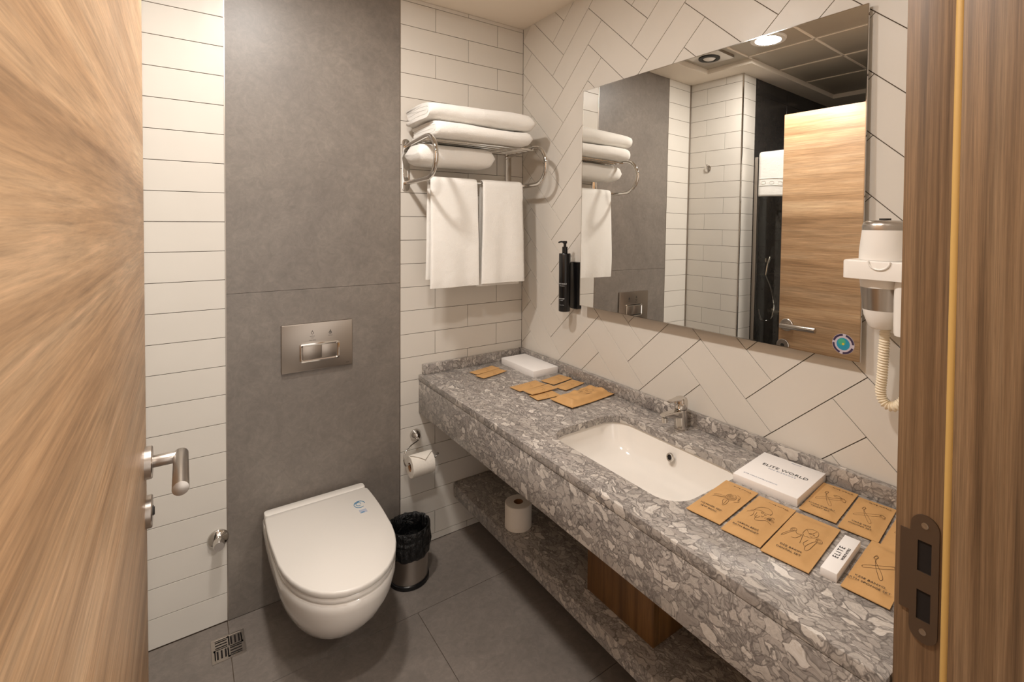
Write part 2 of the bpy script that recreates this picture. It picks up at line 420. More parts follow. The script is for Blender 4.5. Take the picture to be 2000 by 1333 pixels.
# ceiling: plaster with an L-shaped raised panel field
X0c, X1c, X2c, Y0c, Y1c, Y2c = -2.6, -1.42, -.66, -1.80, -.52, -.22
FX1 = -.98
mb = MB(); zt = 2.66
mb.box(SX-.1, X0c, -3.4, .12, CE, zt); mb.box(X2c, .12, -3.4, .12, CE, zt)
mb.box(X0c, X1c, Y1c, .12, CE, zt); mb.box(X1c, FX1, Y2c, .12, CE, zt); mb.box(FX1, X2c, Y1c, .12, CE, zt)
mb.box(X0c, X2c, -3.4, Y0c, CE, zt)
ceil = tag(mb.build('ceiling', 'paint', smooth=30), 'cream plaster ceiling with a recessed panel field', 'ceiling', kind='structure')
mb = MB(); cz = 2.535
def cp(x0, x1, y0, y1, hole=None): mb.box(x0+.002, x1-.002, y0+.002, y1-.002, cz, cz+.02)
xg = [X0c, -2.14, -1.76, -1.38, -1.0, X2c]; yg = [Y1c, -.90, -1.28, -1.66, Y0c]
for x0, x1 in zip(xg, xg[1:]):
    for y1, y0 in zip(yg, yg[1:]): cp(x0, x1, y0, y1)
cp(X1c, FX1, Y1c, Y2c)
mb.build('ceiling_panel', 'metal_panel', ceil, bevel=.002)
mb = MB()
for x in xg[1:-1]: mb.box(x-.006, x+.006, Y0c, Y1c, cz-.004, cz)
for y in yg[1:-1]: mb.box(X0c, X2c, y-.006, y+.006, cz-.004, cz)
mb.box(X1c, FX1, Y1c-.006, Y1c+.006, cz-.004, cz)
mb.build('panel_rail', 'paint', ceil)

# ceiling light and fan
for LP, lb in ((LAMP, 'round downlight lit in the ceiling panel, seen in the mirror'), (LAMP2, 'round downlight in the ceiling nearer the doorway')):
    t = empty('ceiling_light', LP, lb, 'ceiling light', 'ceiling downlights')
    MB().lathe([(.066, 0), (.088, 0), (.092, .006), (.092, .012), (.066, .012), (.066, 0)], LP, n=48, caps=False).build('frame', 'white_plastic', t)
    MB().lathe([(.0, .011), (.068, .011)], LP, n=48, caps=False).build('diffuser', 'led', t)
FC = (-1.20, -.375, cz)
t = empty('ceiling_fan_vent', FC, 'square metal extractor fan cover in the ceiling corner', 'extractor fan')
mb = MB(); mb.prism(rrect(FC[0], FC[1], .21, .21, .012), XYZ, cz, cz-.016, 0, inset=.003); mb.build('cover', 'steel', t)
mb = MB(); mb.lathe([(.062, 0), (.062, -.006), (.040, -.008), (.040, 0)], (FC[0], FC[1], cz-.016), n=36); mb.build('outer_ring', 'dark_rubber', t)
mb = MB(); mb.lathe([(.0, -.012), (.026, -.011), (.036, -.004), (.036, 0)], (FC[0], FC[1], cz-.016), n=36); mb.build('grille', 'white_plastic', t)

# ------------------------------------------------------------------ door on the left
DX = -1.513; DY0, DY1, DH = -.685, -1.86, 2.18
door = empty('door_1', (DX-.02, DY1, 0), 'open light oak veneered door with horizontal grain at left', 'door', kind='structure')
MB().box(DX-.04, DX, DY1, DY0, .01, DH).build('leaf', 'oak', door, bevel=.0012)
MB().box(DX-.032, DX-.008, DY0, DY0+.0015, .02, DH-.01).build('edge_strip', 'steel', door)
HY, HZ = -.735, .948
mb = MB(); mb.lathe([(.036, 0), (.036, .012), (.034, .014), (0, .014)], (DX, HY, HZ), 'x', 40)
h = mb.build('handle_rose', 'steel', door)
mb = MB(); hx = DX+.066
path = [(DX+.010, HY, HZ), (DX+.040, HY, HZ), (hx-.004, HY, HZ)]
mb.tube(path, .0135, 20)
mb.tube([(hx, HY+.010, HZ), (hx, HY-.06, HZ+.001), (hx, HY-.182, HZ+.002)], .0150, 20)
mb.build('handle_lever', 'steel', door, bevel=.0008)
mb = MB(); mb.lathe([(.036, 0), (.036, .010), (.034, .012), (0, .012)], (DX, HY+.02, HZ-.122), 'x', 40); kr = mb.build('lock_rose', 'steel', door)
mb = MB(); mb.lathe([(.011, .0), (.011, .014), (0, .014)], (DX, HY+.02, HZ-.122), 'x', 20); mb.box(DX+.012, DX+.016, HY+.018, HY+.022, HZ-.132, HZ-.114)
mb.build('keyhole', 'dark_rubber', kr)

# ------------------------------------------------------------------ door frame at right
JX = -.56
jamb = empty('trim_4', (JX, -1.95, 0), 'brown oak veneered door frame post at the right edge', 'door frame', kind='structure')
def jb(x0, x1, y0, y1, nm): return MB().box(x0, x1, y0, y1, 0, 2.6).build(nm, 'oak_v', jamb, bevel=.002)
jb(JX, -.531, FY, -1.9455, 'rebate'); 
jb(JX-.03, -.531, -1.952, -2.13, 'stop_post')
MB().box(-1.599, -.531, FY, -2.1, OH-.035, OH-.002).build('head', 'oak_v', jamb, bevel=.002)
MB().tube([(JX-.016, -1.9475, z) for z in (0, 1.2, 2.5)], .0068, 12).build('rubber_seal', 'yellow', jamb)
# strike plate with two openings
mb = MB(); sy0, sy1, sz0, sz1 = -1.9335, -1.8985, .885, 1.075
sp = tag(empty('strike_plate', (JX, -1.916, .98)), 'dark metal strike plate with two latch openings')
bpy.data.objects.remove(sp)
def ringpoly():
    cy = (sy0+sy1)/2; rr = (sy1-sy0)/2; pts = []
    for k in range(9): a = pi*k/8; pts.append((cy+rr*cos(a), sz1-rr+rr*sin(a)))
    for k in range(9): a = pi+pi*k/8; pts.append((cy+rr*cos(a), sz0+rr+rr*sin(a)))
    return pts
cy = (sy0+sy1)/2; hw = .0085
x1_, x0_ = JX-.0005, JX-.0030
fJ = lambda p, q, h: (h, p, q)
rr = (sy1-sy0)/2
# pieces: top cap, bottom cap, side rails, middle bridge
zt1, zt0, zm1, zm0, zb1, zb0 = 1.036, .998, .998, .968, .968, .922
zA1, zA0, zB1, zB0 = 1.036, .990, .962, .918
cap = [(cy+rr*cos(pi*k/10), sz1-rr+rr*sin(pi*k/10)) for k in range(11)]
mb.prism([(sy1, zA1)]+cap+[(sy0, zA1)], fJ, x1_, x0_)
cap = [(cy+rr*cos(pi+pi*k/10), sz0+rr+rr*sin(pi+pi*k/10)) for k in range(11)]
mb.prism([(sy0, zB0)]+cap+[(sy1, zB0)], fJ, x1_, x0_)
mb.box(x0_, x1_, sy0, cy-hw, zB0, zA1); mb.box(x0_, x1_, cy+hw, sy1, zB0, zA1); mb.box(x0_, x1_, cy-hw, cy+hw, zB1, zA0)
mb.box(x0_, x1_, sy1, sy1+.013, .925, 1.045)
plate = mb.build('strike_plate', 'bronze', jamb, smooth=30); plate['label'] = 'dark metal strike plate with two latch openings'
mb = MB(); mb.box(JX-.0012, JX-.0004, cy-hw, cy+hw, zA0, zA1); mb.box(JX-.0012, JX-.0004, cy-hw, cy+hw, zB0, zB1); mb.build('latch_recess', 'black_hole', plate)
mb = MB()
for z in (1.060, .902): mb.lathe([(.0045, 0), (.0045, -.0012), (.002, -.0016), (0, -.0008)], (x0_, cy, z), 'x', 16)
mb.build('screw', 'steel', plate)

# ------------------------------------------------------------------ worktop, basin, shelf
ZC = .80; CX = -.568; CYE = -1.874
worktop = tag(empty('worktop', (CX/2, CYE/2, ZC)), 'grey mottled marble vanity worktop with a deep front apron along the right wall', 'worktop')
bx0, bx1, by0, by1 = -.462, -.142, -1.383, -.852
hole = rrect((bx0+bx1)/2, (by0+by1)/2, bx1-bx0, by1-by0, .075, 8)
def slab_with_hole(z0, z1, outer, hole):
    bm_ = bmesh.new()
    vo = [bm_.verts.new((*p, z1)) for p in outer]; vh = [bm_.verts.new((*p, z1)) for p in hole]
    eds = [bm_.edges.new((vo[i], vo[(i+1) % len(vo)])) for i in range(len(vo))]+[bm_.edges.new((vh[i], vh[(i+1) % len(vh)])) for i in range(len(vh))]
    bmesh.ops.triangle_fill(bm_, use_beauty=True, edges=eds)
    geom = bmesh.ops.extrude_face_region(bm_, geom=list(bm_.faces))
    bmesh.ops.translate(bm_, verts=[g for g in geom['geom'] if isinstance(g, bmesh.types.BMVert)], vec=(0, 0, z0-z1))
    vs = [tuple(v.co) for v in bm_.verts]; bm_.verts.index_update(); fs = [tuple(v.index for v in f.verts) for f in bm_.faces]; bm_.free(); return vs, fs
mb = MB(); vs, fs = slab_with_hole(ZC-.026, ZC, [(CX, CYE), (-.0015, CYE), (-.0015, -.0015), (CX, -.0015)], hole); mb.add(vs, fs)
mb.build('top_slab', 'marble', worktop, smooth=30, bevel=.0016)
mb = MB().box(CX+.001, CX+.026, CYE, -.0015, .626, ZC-.0275).build('front_apron', 'marble', worktop, bevel=.0012)
MB().box(-.0215, -.0015, CYE, -.0015, ZC+.0003, .848).build('side_splash', 'marble', worktop, bevel=.0015)
MB().box(CX+.016, -.0225, -.0215, -.0015, ZC+.0003, .846).build('back_splash', 'marble', worktop, bevel=.0015)
# basin
cxb, cyb = (bx0+bx1)/2, (by0+by1)/2
basin = empty('washbasin', (cxb, cyb, ZC-.03), 'white porcelain basin set under the marble worktop', 'washbasin')
rings = []
wB, hB = bx1-bx0+.012, by1-by0+.012
for zz, f_, r_c in ((ZC-.027, 1.06, .085), (ZC-.027, 1.0, .08), (ZC-.045, .985, .085), (ZC-.075, .95, .09), (ZC-.105, .90, .095), (ZC-.130, .80, .10), (ZC-.143, .62, .09), (ZC-.148, .3, .045), (ZC-.150, .08, .012)):
    rings.append([(p[0], p[1], zz) for p in rrect(cxb, cyb, wB*f_ if f_ > .7 else wB*f_, hB*(f_ if f_ < 1 else f_), min(r_c, wB*f_/2-.001), 8)])
mb = MB(); mb.loft(rings, cap0=False, cap1=True)
outer = [[(cxb+(p[0]-cxb)*1.06, cyb+(p[1]-cyb)*1.04, p[2]-.012) for p in rg] for rg in rings[1:]]
mb.loft(outer, cap0=False, cap1=True)
mb.build('bowl', 'porcelain', basin, smooth=60)
ov = Vector((-.1575, -1.115, ZC-.062))
nrm = Vector((-1, 0, .22)).normalized()
mb = MB(); mb.lathe([(.0085, 0), (.0085, .002), (.0125, .0025), (.014, .0), (.014, -.004)], (0, 0, 0), 'z', 28, caps=False)
q = nrm.to_track_quat('Z', 'Y').to_matrix()
mb.v = [q @ v + ov for v in mb.v]; mb.build('overflow_ring', 'chrome', basin)
mb = MB(); mb.lathe([(.0, .0003), (.0085, .0003)], (0, 0, 0), 'z', 24, caps=False); mb.v = [q @ v + ov for v in mb.v]; mb.build('overflow_hole', 'black_hole', basin)
mb = MB(); mb.lathe([(0, .004), (.018, .004), (.023, .001), (.023, -.003)], (cxb, cyb, ZC-.149), n=28); mb.build('drain_plug', 'chrome', basin)
# lower shelf + wooden unit
SHX, SZ0, SZ1 = -.395, .185, .2452
mb = MB(); mb.prism([(SHX+.02, -.0015), (-.0015, -.0015), (-.0015, CYE), (SHX, CYE), (SHX, -.02), (SHX+.004, -.008)], XYZ, SZ0, SZ1, 0)
tag(mb.build('marble_shelf', 'marble', smooth=30, bevel=.002), 'grey marble lower shelf under the vanity worktop', 'shelf')
uu = empty('wooden_cabinet', (-.18, -1.05, SZ1), 'walnut veneered box unit standing on the marble shelf under the basin', 'cabinet')
MB().box(-.325, -.302, -1.20, -.905, SZ1+.0005, .625).build('front_panel', 'walnut', uu, bevel=.001)
mb = MB(); mb.box(-.3015, -.03, -.925, -.905, SZ1+.0005, .625); mb.build('side_panel', 'walnut', uu, bevel=.001)
mb = MB(); mb.box(-.3015, -.03, -1.20, -1.18, SZ1+.0005, .625); mb.build('side_panel', 'walnut', uu, bevel=.001)

# ------------------------------------------------------------------ faucet
fx_, fy_ = -.062, -1.082
fa = empty('mixer_tap', (fx_, fy_, ZC), 'chrome single lever basin mixer tap standing behind the basin', 'tap')
mb = MB(); mb.lathe([(.0235, 0), (.0240, .003), (.0225, .008), (.0215, .04), (.0215, .068)], (fx_, fy_, ZC+.0003), n=40)
mb.build('body', 'chrome', fa, smooth=40)
rings = []
for t_, hw_, z0_, z1_ in ((0, .017, .040, .066), (.3, .0150, .044, .066), (.6, .0135, .050, .066), (.85, .0125, .054, .066), (1, .011, .056, .064)):
    x_ = fx_-.010-.085*t_; rings.append([(x_, fy_+p[0], ZC+p[1]) for p in rrect(0, (z0_+z1_)/2+.004*t_, hw_*2, z1_-z0_, min(.0045, (z1_-z0_)/2.2), 5)])
mb = MB(); mb.loft(rings); mb.build('spout', 'chrome', fa, smooth=50)
MB().lathe([(.0095, -.012), (.0095, 0), (.0095, .004)], (fx_-.084, fy_, ZC+.052), n=24).build('aerator', 'chrome', fa)
mb = MB(); mb.lathe([(.0215, .0705), (.0225, .074), (.0225, .098), (.019, .105), (.010, .109), (0, .110)], (fx_, fy_, ZC), n=40)
rings = []
for t_, hw_, th in ((0, .017, .012), (.25, .015, .010), (.6, .0105, .007), (.9, .0085, .0055), (1, .006, .004)):
    x_ = fx_+.004-.070*t_; rings.append([(x_, fy_+p[0], ZC+.102+.006*t_-.004*t_*t_+p[1]) for p in rrect(0, 0, hw_*2, th, th*.45, 4)])
mb.loft(rings); mb.build('lever_handle', 'chrome', fa, smooth=50)

# ------------------------------------------------------------------ mirror
my0, my1, mz0, mz1 = -.531, -1.616, 1.148, 2.066
moff = -.035; myaw = R(-1.2); mtilt = R(.6)
nv = Vector((-cos(myaw)*cos(mtilt), sin(myaw), sin(mtilt))).normalized()
def mx_at(y, z): return moff-(nv.y*(y+1.07)+nv.z*(z-1.6))/nv.x
mir = empty('wall_mirror', (-.02, (my0+my1)/2, 1.6), 'large frameless rectangular mirror on the herringbone wall', 'mirror')
def mquad(off): return [(mx_at(y, z)+off, y, z) for y, z in ((my0, mz0), (my1, mz0), (my1, mz1), (my0, mz1))]
mb = MB(); a = mquad(0); b = mquad(.0045); mb.loft([a, b]); mb.build('mirror_glass', 'mirror', mir, smooth=0)
e = .0022
mb = MB()
def bar(y0, z0, y1, z1, yi0, zi0, yi1, zi1):
    P = [(y0, z0), (y1, z1), (yi1, zi1), (yi0, zi0)]
    mb.loft([[(mx_at(y, z)-.0005, y, z) for y, z in P], [(mx_at(y, z)+.006, y, z) for y, z in P]])
bar(my0+e, mz0-e, my1-e, mz0-e, my0, mz0, my1, mz0); bar(my0+e, mz1+e, my1-e, mz1+e, my0, mz1, my1, mz1)
bar(my0+e, mz0-e, my0+e, mz1+e, my0, mz0, my0, mz1); bar(my1-e, mz0-e, my1-e, mz1+e, my1, mz0, my1, mz1)
mb.build('edge_frame', 'chrome', mir, smooth=0)
mb = MB(); mb.box(-.018, -.0008, my0-.06, my1+.06, mz0+.06, mz1-.06); mb.build('backing_board', 'dark_rubber', mir)
# round sticker on the mirror
st = empty('round_sticker', (mx_at(-1.578, 1.186)-.001, -1.578, 1.186), 'round blue and purple sticker on the lower right corner of the mirror', 'sticker')
sy_, sz_, sr = -1.578, 1.186, .027
def disc(r0, r1, off, mat, nm, a0=0, a1=360, cy_=0, cz_=0):
    n = 40; mb = MB(); vs = []; fs = []
    for i in range(n+1):
        a = R(a0+(a1-a0)*i/n)
        for r in (r0, r1):
            y = sy_+cy_+r*cos(a); z = sz_+cz_+r*sin(a); vs.append((mx_at(y, z)-off, y, z))
    fs = [(2*i, 2*i+1, 2*i+3, 2*i+2) for i in range(n)]
    mb.add(vs, fs); return mb.build(nm, mat, st, smooth=0)
disc(0.0001, sr, .0009, 'sticker', 'sticker_base')
for a0 in (15, 105, 200, 290): disc(sr*.78, sr*.97, .0011, 'purple', 'lettering_band', a0, a0+72)
disc(.0001, sr*.6, .0011, 'teal', 'blue_centre'); disc(.0001, sr*.34, .0012, 'green', 'green_patch', cy_=.003, cz_=.005); disc(.0001, sr*.12, .0013, 'yellow_i', 'yellow_dot')
for k_ in range(26):
    a = R(20+k_*13.0)
    if (k_ % 7) == 6: continue
    y = sy_+sr*.875*cos(a); z = sz_+sr*.875*sin(a)
# ------------------------------------------------------------------ soap dispenser
sx_, sy2 = -.062, -.437
so = empty('soap_dispenser', (sx_, sy2, 1.108), 'black pump bottle of soap held on the wall left of the mirror', 'soap dispenser')
mb = MB(); mb.lathe([(.0245, 0), (.026, .002), (.026, .255), (.0245, .258), (.013, .259)], (sx_, sy2, 1.108), n=36); mb.build('bottle', 'black', so, smooth=40)
mb = MB(); mb.lathe([(.0125, .2595), (.0125, .287), (.011, .288), (.0065, .288), (.0065, .302)], (sx_, sy2, 1.108), n=24); mb.build('collar', 'black', so)
mb = MB(); mb.lathe([(.0085, .302), (.010, .304), (.010, .312), (.008, .314)], (sx_, sy2, 1.108), n=24)
nz = Vector((-.55, .78, 0)).normalized(); b0 = Vector((sx_, sy2, 1.108+.309))
mb.tube([b0, b0+nz*.018+Vector((0, 0, .001)), b0+nz*.030-Vector((0, 0, .003))], [.0048, .004, .003], 12); mb.build('pump_head', 'black', so)
mb = MB(); mb.prism(rrect(-.455, 1.222, .052, .21, .006), lambda p, q, h: (h, p, q), -.0008, -.024, 0, inset=.002)
mb.build('wall_bracket', 'black', so)
td = Vector((-.588, -.809, 0))   # direction the label faces
lx = Vector((.809, -.588, 0))
def curved_text(body, size, zc_, off_deg, mat='white_ink'):
    o = text(body, size, mat, so, Matrix.Identity(4), 'bottle_print', 'CENTER', .0)
    base = math.atan2(td.y, td.x)+R(off_deg)
    for v in o.data.vertices:
        a = base+v.co.x/.0262; v.co = Vector((sx_+.0263*cos(a), sy2+.0263*sin(a), zc_+v.co.y))
curved_text('ELITE WORLD', .0068, 1.232, -28); curved_text('HOTELS & RESORTS', .003, 1.223, -30)
curved_text('HAND SOAP', .0052, 1.166, -35); curved_text('sıvı sabun', .004, 1.159, -35); curved_text('300 ml e 10 fl.oz', .0035, 1.138, -33)

# ------------------------------------------------------------------ hair dryer
hy = -1.688; hxc = -.085
hd = empty('hair_dryer', (0, hy, 1.3), 'white wall mounted hair dryer with grey band and curly hose, right of the mirror', 'hair dryer')
MB().prism(rrect(-1.725, 1.33, .15, .19, .02), lambda p, q, h: (h, p, q), -.0008, -.034, 0, inset=.004).build('wall_base', 'white_plastic', hd)
mb = MB(); mb.lathe([(.052, 1.418), (.0515, 1.44), (.0485, 1.47), (.0465, 1.489)], (hxc, hy, 0), n=40); mb.build('motor_housing', 'white_plastic', hd, smooth=50)
mb = MB(); mb.lathe([(.0465, 1.4895), (.0465, 1.499), (.044, 1.507), (.036, 1.5115), (0, 1.513)], (hxc, hy, 0), n=40); mb.build('grey_cap', 'steel', hd, smooth=50)
mb = MB(); mb.lathe([(.012, 1.513), (.012, 1.517), (0, 1.517)], (hxc, hy, 0), n=20); mb.build('cap_button', 'dark_rubber', hd)
# cradle: a box ring with a scooped front
ring = []
mb = MB()
def cradle(z0, z1):
    pts = rrect(-.079, hy-.022, .135, .175, .016, 5); inner = rrect(hxc, hy, .106, .106, .0525, 5)
    return pts
mb.prism(rrect(-.083, -1.7115, .130, .185, .016, 5), XYZ, 1.374, 1.4175, 0, inset=.004)
mb.build('cradle', 'white_plastic', hd, smooth=40)
# scoop mark on the front of the cradle
mb = MB(); pp = []
for k_ in range(13): a = pi+pi*k_/12; pp.append((-1.700+.022*cos(a), 1.417+.019*sin(a)))
mb.tube([(-.1495, y, z) for y, z in pp], .0022, 8); mb.build('cradle_lip', 'white_plastic', hd)
mb = MB(); mb.lathe([(.047, 1.3735), (.045, 1.352)], (hxc, hy+.003, 0), n=40); mb.build('neck', 'white_plastic', hd, smooth=50)
mb = MB(); mb.lathe([(.044, 1.3515), (.0385, 1.299)], (hxc, hy+.004, 0), n=40); mb.build('grey_band', 'steel', hd, smooth=50)
mb = MB(); mb.lathe([(.0385, 1.2985), (.036, 1.285), (.026, 1.258), (.020, 1.253), (0, 1.253)], (hxc, hy+.004, 0), n=40); mb.build('nozzle', 'white_plastic', hd, smooth=50)
# handle folded beside the barrel
rings = []
for z, w_, dx in ((1.3735, .036, 0), (1.36, .044, 0), (1.33, .047, 0), (1.30, .046, .002), (1.27, .046, .002), (1.255, .044, .003), (1.249, .036, .003)):
    rings.append([(p[0], p[1], z) for p in rrect(-.110, -1.753, .050, .060+(w_-.04)*.5, .016, 5)])
mb = MB(); mb.loft(rings); mb.build('folding_handle', 'white_plastic', hd, smooth=50)
# hose
ctrl = [(-.075, -1.690, 1.262), (-.07, -1.686, 1.20), (-.065, -1.682, 1.14), (-.06, -1.678, 1.09), (-.06, -1.690, 1.066), (-.06, -1.712, 1.068), (-.055, -1.733, 1.10), (-.045, -1.748, 1.15), (-.038, -1.762, 1.20), (-.032, -1.770, 1.26)]
def spline(P, n):
    P = [Vector(p) for p in P]; out = []
    for i in range(len(P)-1):
        p0 = P[max(i-1, 0)]; p1 = P[i]; p2 = P[i+1]; p3 = P[min(i+2, len(P)-1)]
        for k_ in range(n):
            t_ = k_/n; out.append(.5*((2*p1)+(-p0+p2)*t_+(2*p0-5*p1+4*p2-p3)*t_*t_+(-p0+3*p1-3*p2+p3)*t_**3))
    out.append(P[-1]); return out
pp = spline(ctrl, 40); L = [0]
for a, b in zip(pp, pp[1:]): L.append(L[-1]+(b-a).length)
rr_ = [.0105+.0017*cos(2*pi*l/.0066) for l in L]
MB().tube(pp, rr_, 16).build('ribbed_hose', 'cream_plastic', hd, smooth=80)

# ------------------------------------------------------------------ towel rack
rk = empty('towel_rack', (-.36, 0, 1.75), 'chrome wall towel rack with looped arms on the back wall', 'towel rack')
def loop(x):
    pts = [(x, -.004, 1.838), (x, -.12, 1.847), (x, -.235, 1.855)]
    c = (-.245, 1.768); 
    for k_ in range(1, 12): a = pi/2-pi*k_/12; pts.append((x, c[0]-.088*cos(a), c[1]+.087*sin(a)+.0))
    pts += [(x, -.235, 1.681), (x, -.12, 1.677), (x, -.004, 1.674)]
    return pts
for x in (-.63, -.092):
    mb = MB(); mb.prism(rrect(x, 1.756, .036, .232, .0175, 8), lambda p, q, h: (p, h, q), -.0012, -.006, 0, inset=.0015); mb.build('wall_plate', 'chrome', rk)
    mb = MB(); mb.tube(loop(x), .0098, 16); mb.build('loop_arm', 'chrome', rk, smooth=60)
for y in (-.045, -.09, -.135, -.18, -.225):
    mb = MB(); mb.tube([(-.63, y, 1.846), (-.092, y, 1.846)], .0052, 12); mb.build('shelf_rod', 'chrome', rk)
mb = MB(); mb.tube([(-.63, -.165, 1.680), (-.092, -.165, 1.680)], .0075, 14); mb.build('hanging_rail', 'chrome', rk)
# folded bath towels
def folded(name, z0, th, x0, x1, y0, y1, seed, label):
    """one long cloth folded into four layers, rounded fold towards the room"""
    lay = th/4; mid = []
    zc_ = [z0+lay*(i+.5) for i in range(4)]
    nC = 7
    # serpentine: back->front on layer 0, fold around outside to layer 3, back, fold in to layer 2?, simple nested U: 0<->3 (outer), 1<->2 (inner)
    def U(zl, zh, yb, yf, outer_r):
        pts = []
        for k_ in range(12): pts.append((yb+(yf-yb)*k_/11, zl))
        cc = (zl+zh)/2; r = (zh-zl)/2
        for k_ in range(1, nC+3): a = -pi/2+pi*k_/(nC+3); pts.append((yf-r*cos(a)*1.05, cc+r*sin(a)))
        for k_ in range(12): pts.append((yf+(yb-yf)*k_/11, zh))
        return pts
    mb = MB(); nx = 46
    for (zl, zh, yb, yf) in ((zc_[0], zc_[3], y1, y0+th*.42), (zc_[1], zc_[2], y1-.012, y0+th*.46)):
        cl = U(zl, zh, yb, yf, 0); t2 = lay*.47
        out = []; inn = []
        n_ = len(cl)
        for i in range(n_):
            a = Vector(cl[max(i-1, 0)]); b = Vector(cl[min(i+1, n_-1)]); tt = (b-a).normalized(); nn = Vector((-tt.y, tt.x))
            out.append((cl[i][0]+nn.x*t2, cl[i][1]+nn.y*t2)); inn.append((cl[i][0]-nn.x*t2, cl[i][1]-nn.y*t2))
        prof = out+[((out[-1][0]+inn[-1][0])/2+t2*.7, cl[-1][1])]+inn[::-1]+[((out[0][0]+inn[0][0])/2+t2*.7, cl[0][1])]
        rings = []
        for k_ in range(nx+1):
            u = k_/nx; x = x0+(x1-x0)*u
            sag = .004*sin(u*pi*1.5+seed)
            endf = min(1, .35+.65*sin(min(1, min(u, 1-u)*14)*pi/2)) if True else 1
            ring = []
            cyy = sum(p[0] for p in prof)/len(prof); czz = sum(p[1] for p in prof)/len(prof)
            for (y, z) in prof:
                nzv = noise.noise(Vector((x*7+seed*3, y*8, z*10)))*.008+noise.noise(Vector((x*30+seed*3, y*30, z*30)))*.0015
                zz = z if (u > .06 and u < .94) else z
                yy = cyy+(y-cyy)*(1-.05*(1-endf)); 
                # the free right end rounds off, the left end shows the layers
                f = 1
                if u > .95: f = sqrt(max(0, 1-((u-.95)/.05)**2))*.6+.4
                if u < .05: f = .9+2*u
                zmid = z0+th/2
                ring.append((x+noise.noise(Vector((y*12, z*12, seed)))*.006, yy+nzv, zmid+(zz-zmid)*f+sag*((zz-z0)/th)+nzv*.7))
            rings.append(ring)
        mb.loft(rings)
    o = mb.build(name, 'towel', smooth=80); tag(o, label, 'towel', 'folded bath towels on the rack')
folded('folded_bath_towel', 1.8520, .063, -.612, -.138, -.292, -.03, 1.2, 'white folded bath towel lying directly on the chrome rack')
folded('folded_bath_towel', 1.9205, .074, -.640, -.126, -.285, -.03, 4.4, 'white folded bath towel on top of the other bath towel')
# third cloth tucked below the rods
def soft_bag():
    mb = MB(); rings = []
    for k_ in range(25):
        u = k_/24; x = -.650+.365*u; f = sqrt(max(.02, 1-abs(2*u-1)**14)); ring = []
        for i in range(28):
            a = 2*pi*i/28; ca, sa = cos(a), sin(a)
            y = -.122+.088*(abs(ca)**.55)*(1 if ca > 0 else -1)*(.9+.1*f); z = 1.790+(.046*f)*(abs(sa)**.7)*(1 if sa > 0 else -1)
            z = min(z, 1.8375)
            ring.append((x, y, z+noise.noise(Vector((x*8, y*10, 3)))*.002))
        rings.append(ring)
    mb.loft(rings); return mb
soft_bag().build('folded_bath_mat', 'towel', smooth=80)
tag(bpy.data.objects['folded_bath_mat'], 'white folded bath mat tucked under the rods of the towel rack', 'bath mat')
# hanging towels
def hang(x0, x1, zf, zb, seed, label):
    ry = -.165; rz = 1.680; rad = .0135; th = .0075; n = 30; path = []
    for k_ in range(n+1): path.append((ry-rad-.002-.004*sin(pi*k_/n)-.006*(1-k_/n), zf+(rz-zf)*k_/n, 0))
    for k_ in range(1, 9): a = pi*k_/9; path.append((ry-(rad)*cos(a), rz+rad*sin(a), 1))
    for k_ in range(1, n+1): path.append((ry+rad+.002+.012*(k_/n), rz+(zb-rz)*k_/n, 2))
    nx = 22; mb = MB(); rings = []
    m_ = len(path)
    for s in (1,):
        pass
    def cs(u):
        x = x0+(x1-x0)*u; o1 = []; o2 = []
        for i, (y, z, reg) in enumerate(path):
            a = path[max(i-1, 0)]; b = path[min(i+1, m_-1)]; t_ = Vector((b[0]-a[0], b[1]-a[1])).normalized(); nn = Vector((-t_.y, t_.x))
            d_ = max(0, (rz-z))/.46
            wv = noise.noise(Vector((x*13, z*2.5, seed)))*.019*d_+.004*d_*sin(u*7+seed)
            xs = x+(u-.5)*.012*d_+noise.noise(Vector((z*6, seed, 1)))*.004
            thk = th*(1.0 if 0 < i < m_-1 else .6)
            if (z < zf+.016 and reg == 0): thk *= .8
            e_ = 1 if 0.02 < u < .98 else .55
            sg = -1
            o1.append((xs, y+wv+nn.x*thk*.5*e_, z+nn.y*thk*.5*e_)); o2.append((xs, y+wv-nn.x*thk*.5*e_, z-nn.y*thk*.5*e_))
        return o1+o2[::-1]
    for k_ in range(nx+1): rings.append(cs(k_/nx))
    mb.loft(rings)
    o = mb.build('hand_towel', 'towel', smooth=80); tag(o, label, 'towel', 'hand towels hanging from the rack rail')
    return o
hang(-.588, -.366, 1.218, 1.252, 2.0, 'white hand towel hanging from the rail, left one below the towel rack')
hang(-.335, -.122, 1.222, 1.205, 5.0, 'white hand towel hanging from the rail, right one nearest the corner')

# ------------------------------------------------------------------ toilet
tcx = -1.012
def dshape(hw_, yb, yf, ystr, n=18, cx_=tcx, rb=.03, p=2.0, ny=6):
    """D outline, counter-clockwise from back right, back at yb, front tip yf, straight until ystr"""
    pts = []
    for k_ in range(5): a = pi/2*k_/4; pts.append((cx_+hw_-rb+rb*sin(a), yb-rb+rb*cos(a)))
    for k_ in range(1, ny): pts.append((cx_+hw_*(1+.018*sin(pi*k_/ny)), (yb-rb)+(ystr-yb+rb)*k_/ny))
    for k_ in range(n+1):
        a = pi*k_/n; ca, sa = cos(a), sin(a)
        pts.append((cx_+hw_*(abs(ca)**(2/p))*(1 if ca > 0 else -1), ystr-(ystr-yf)*(abs(sa)**(2/p))))
    for k_ in range(ny-1, 0, -1): pts.append((cx_-hw_*(1+.018*sin(pi*k_/ny)), (yb-rb)+(ystr-yb+rb)*k_/ny))
    for k_ in range(5): a = pi/2*(1-k_/4); pts.append((cx_-hw_+rb-rb*sin(a), yb-rb+rb*cos(a)))
    return pts
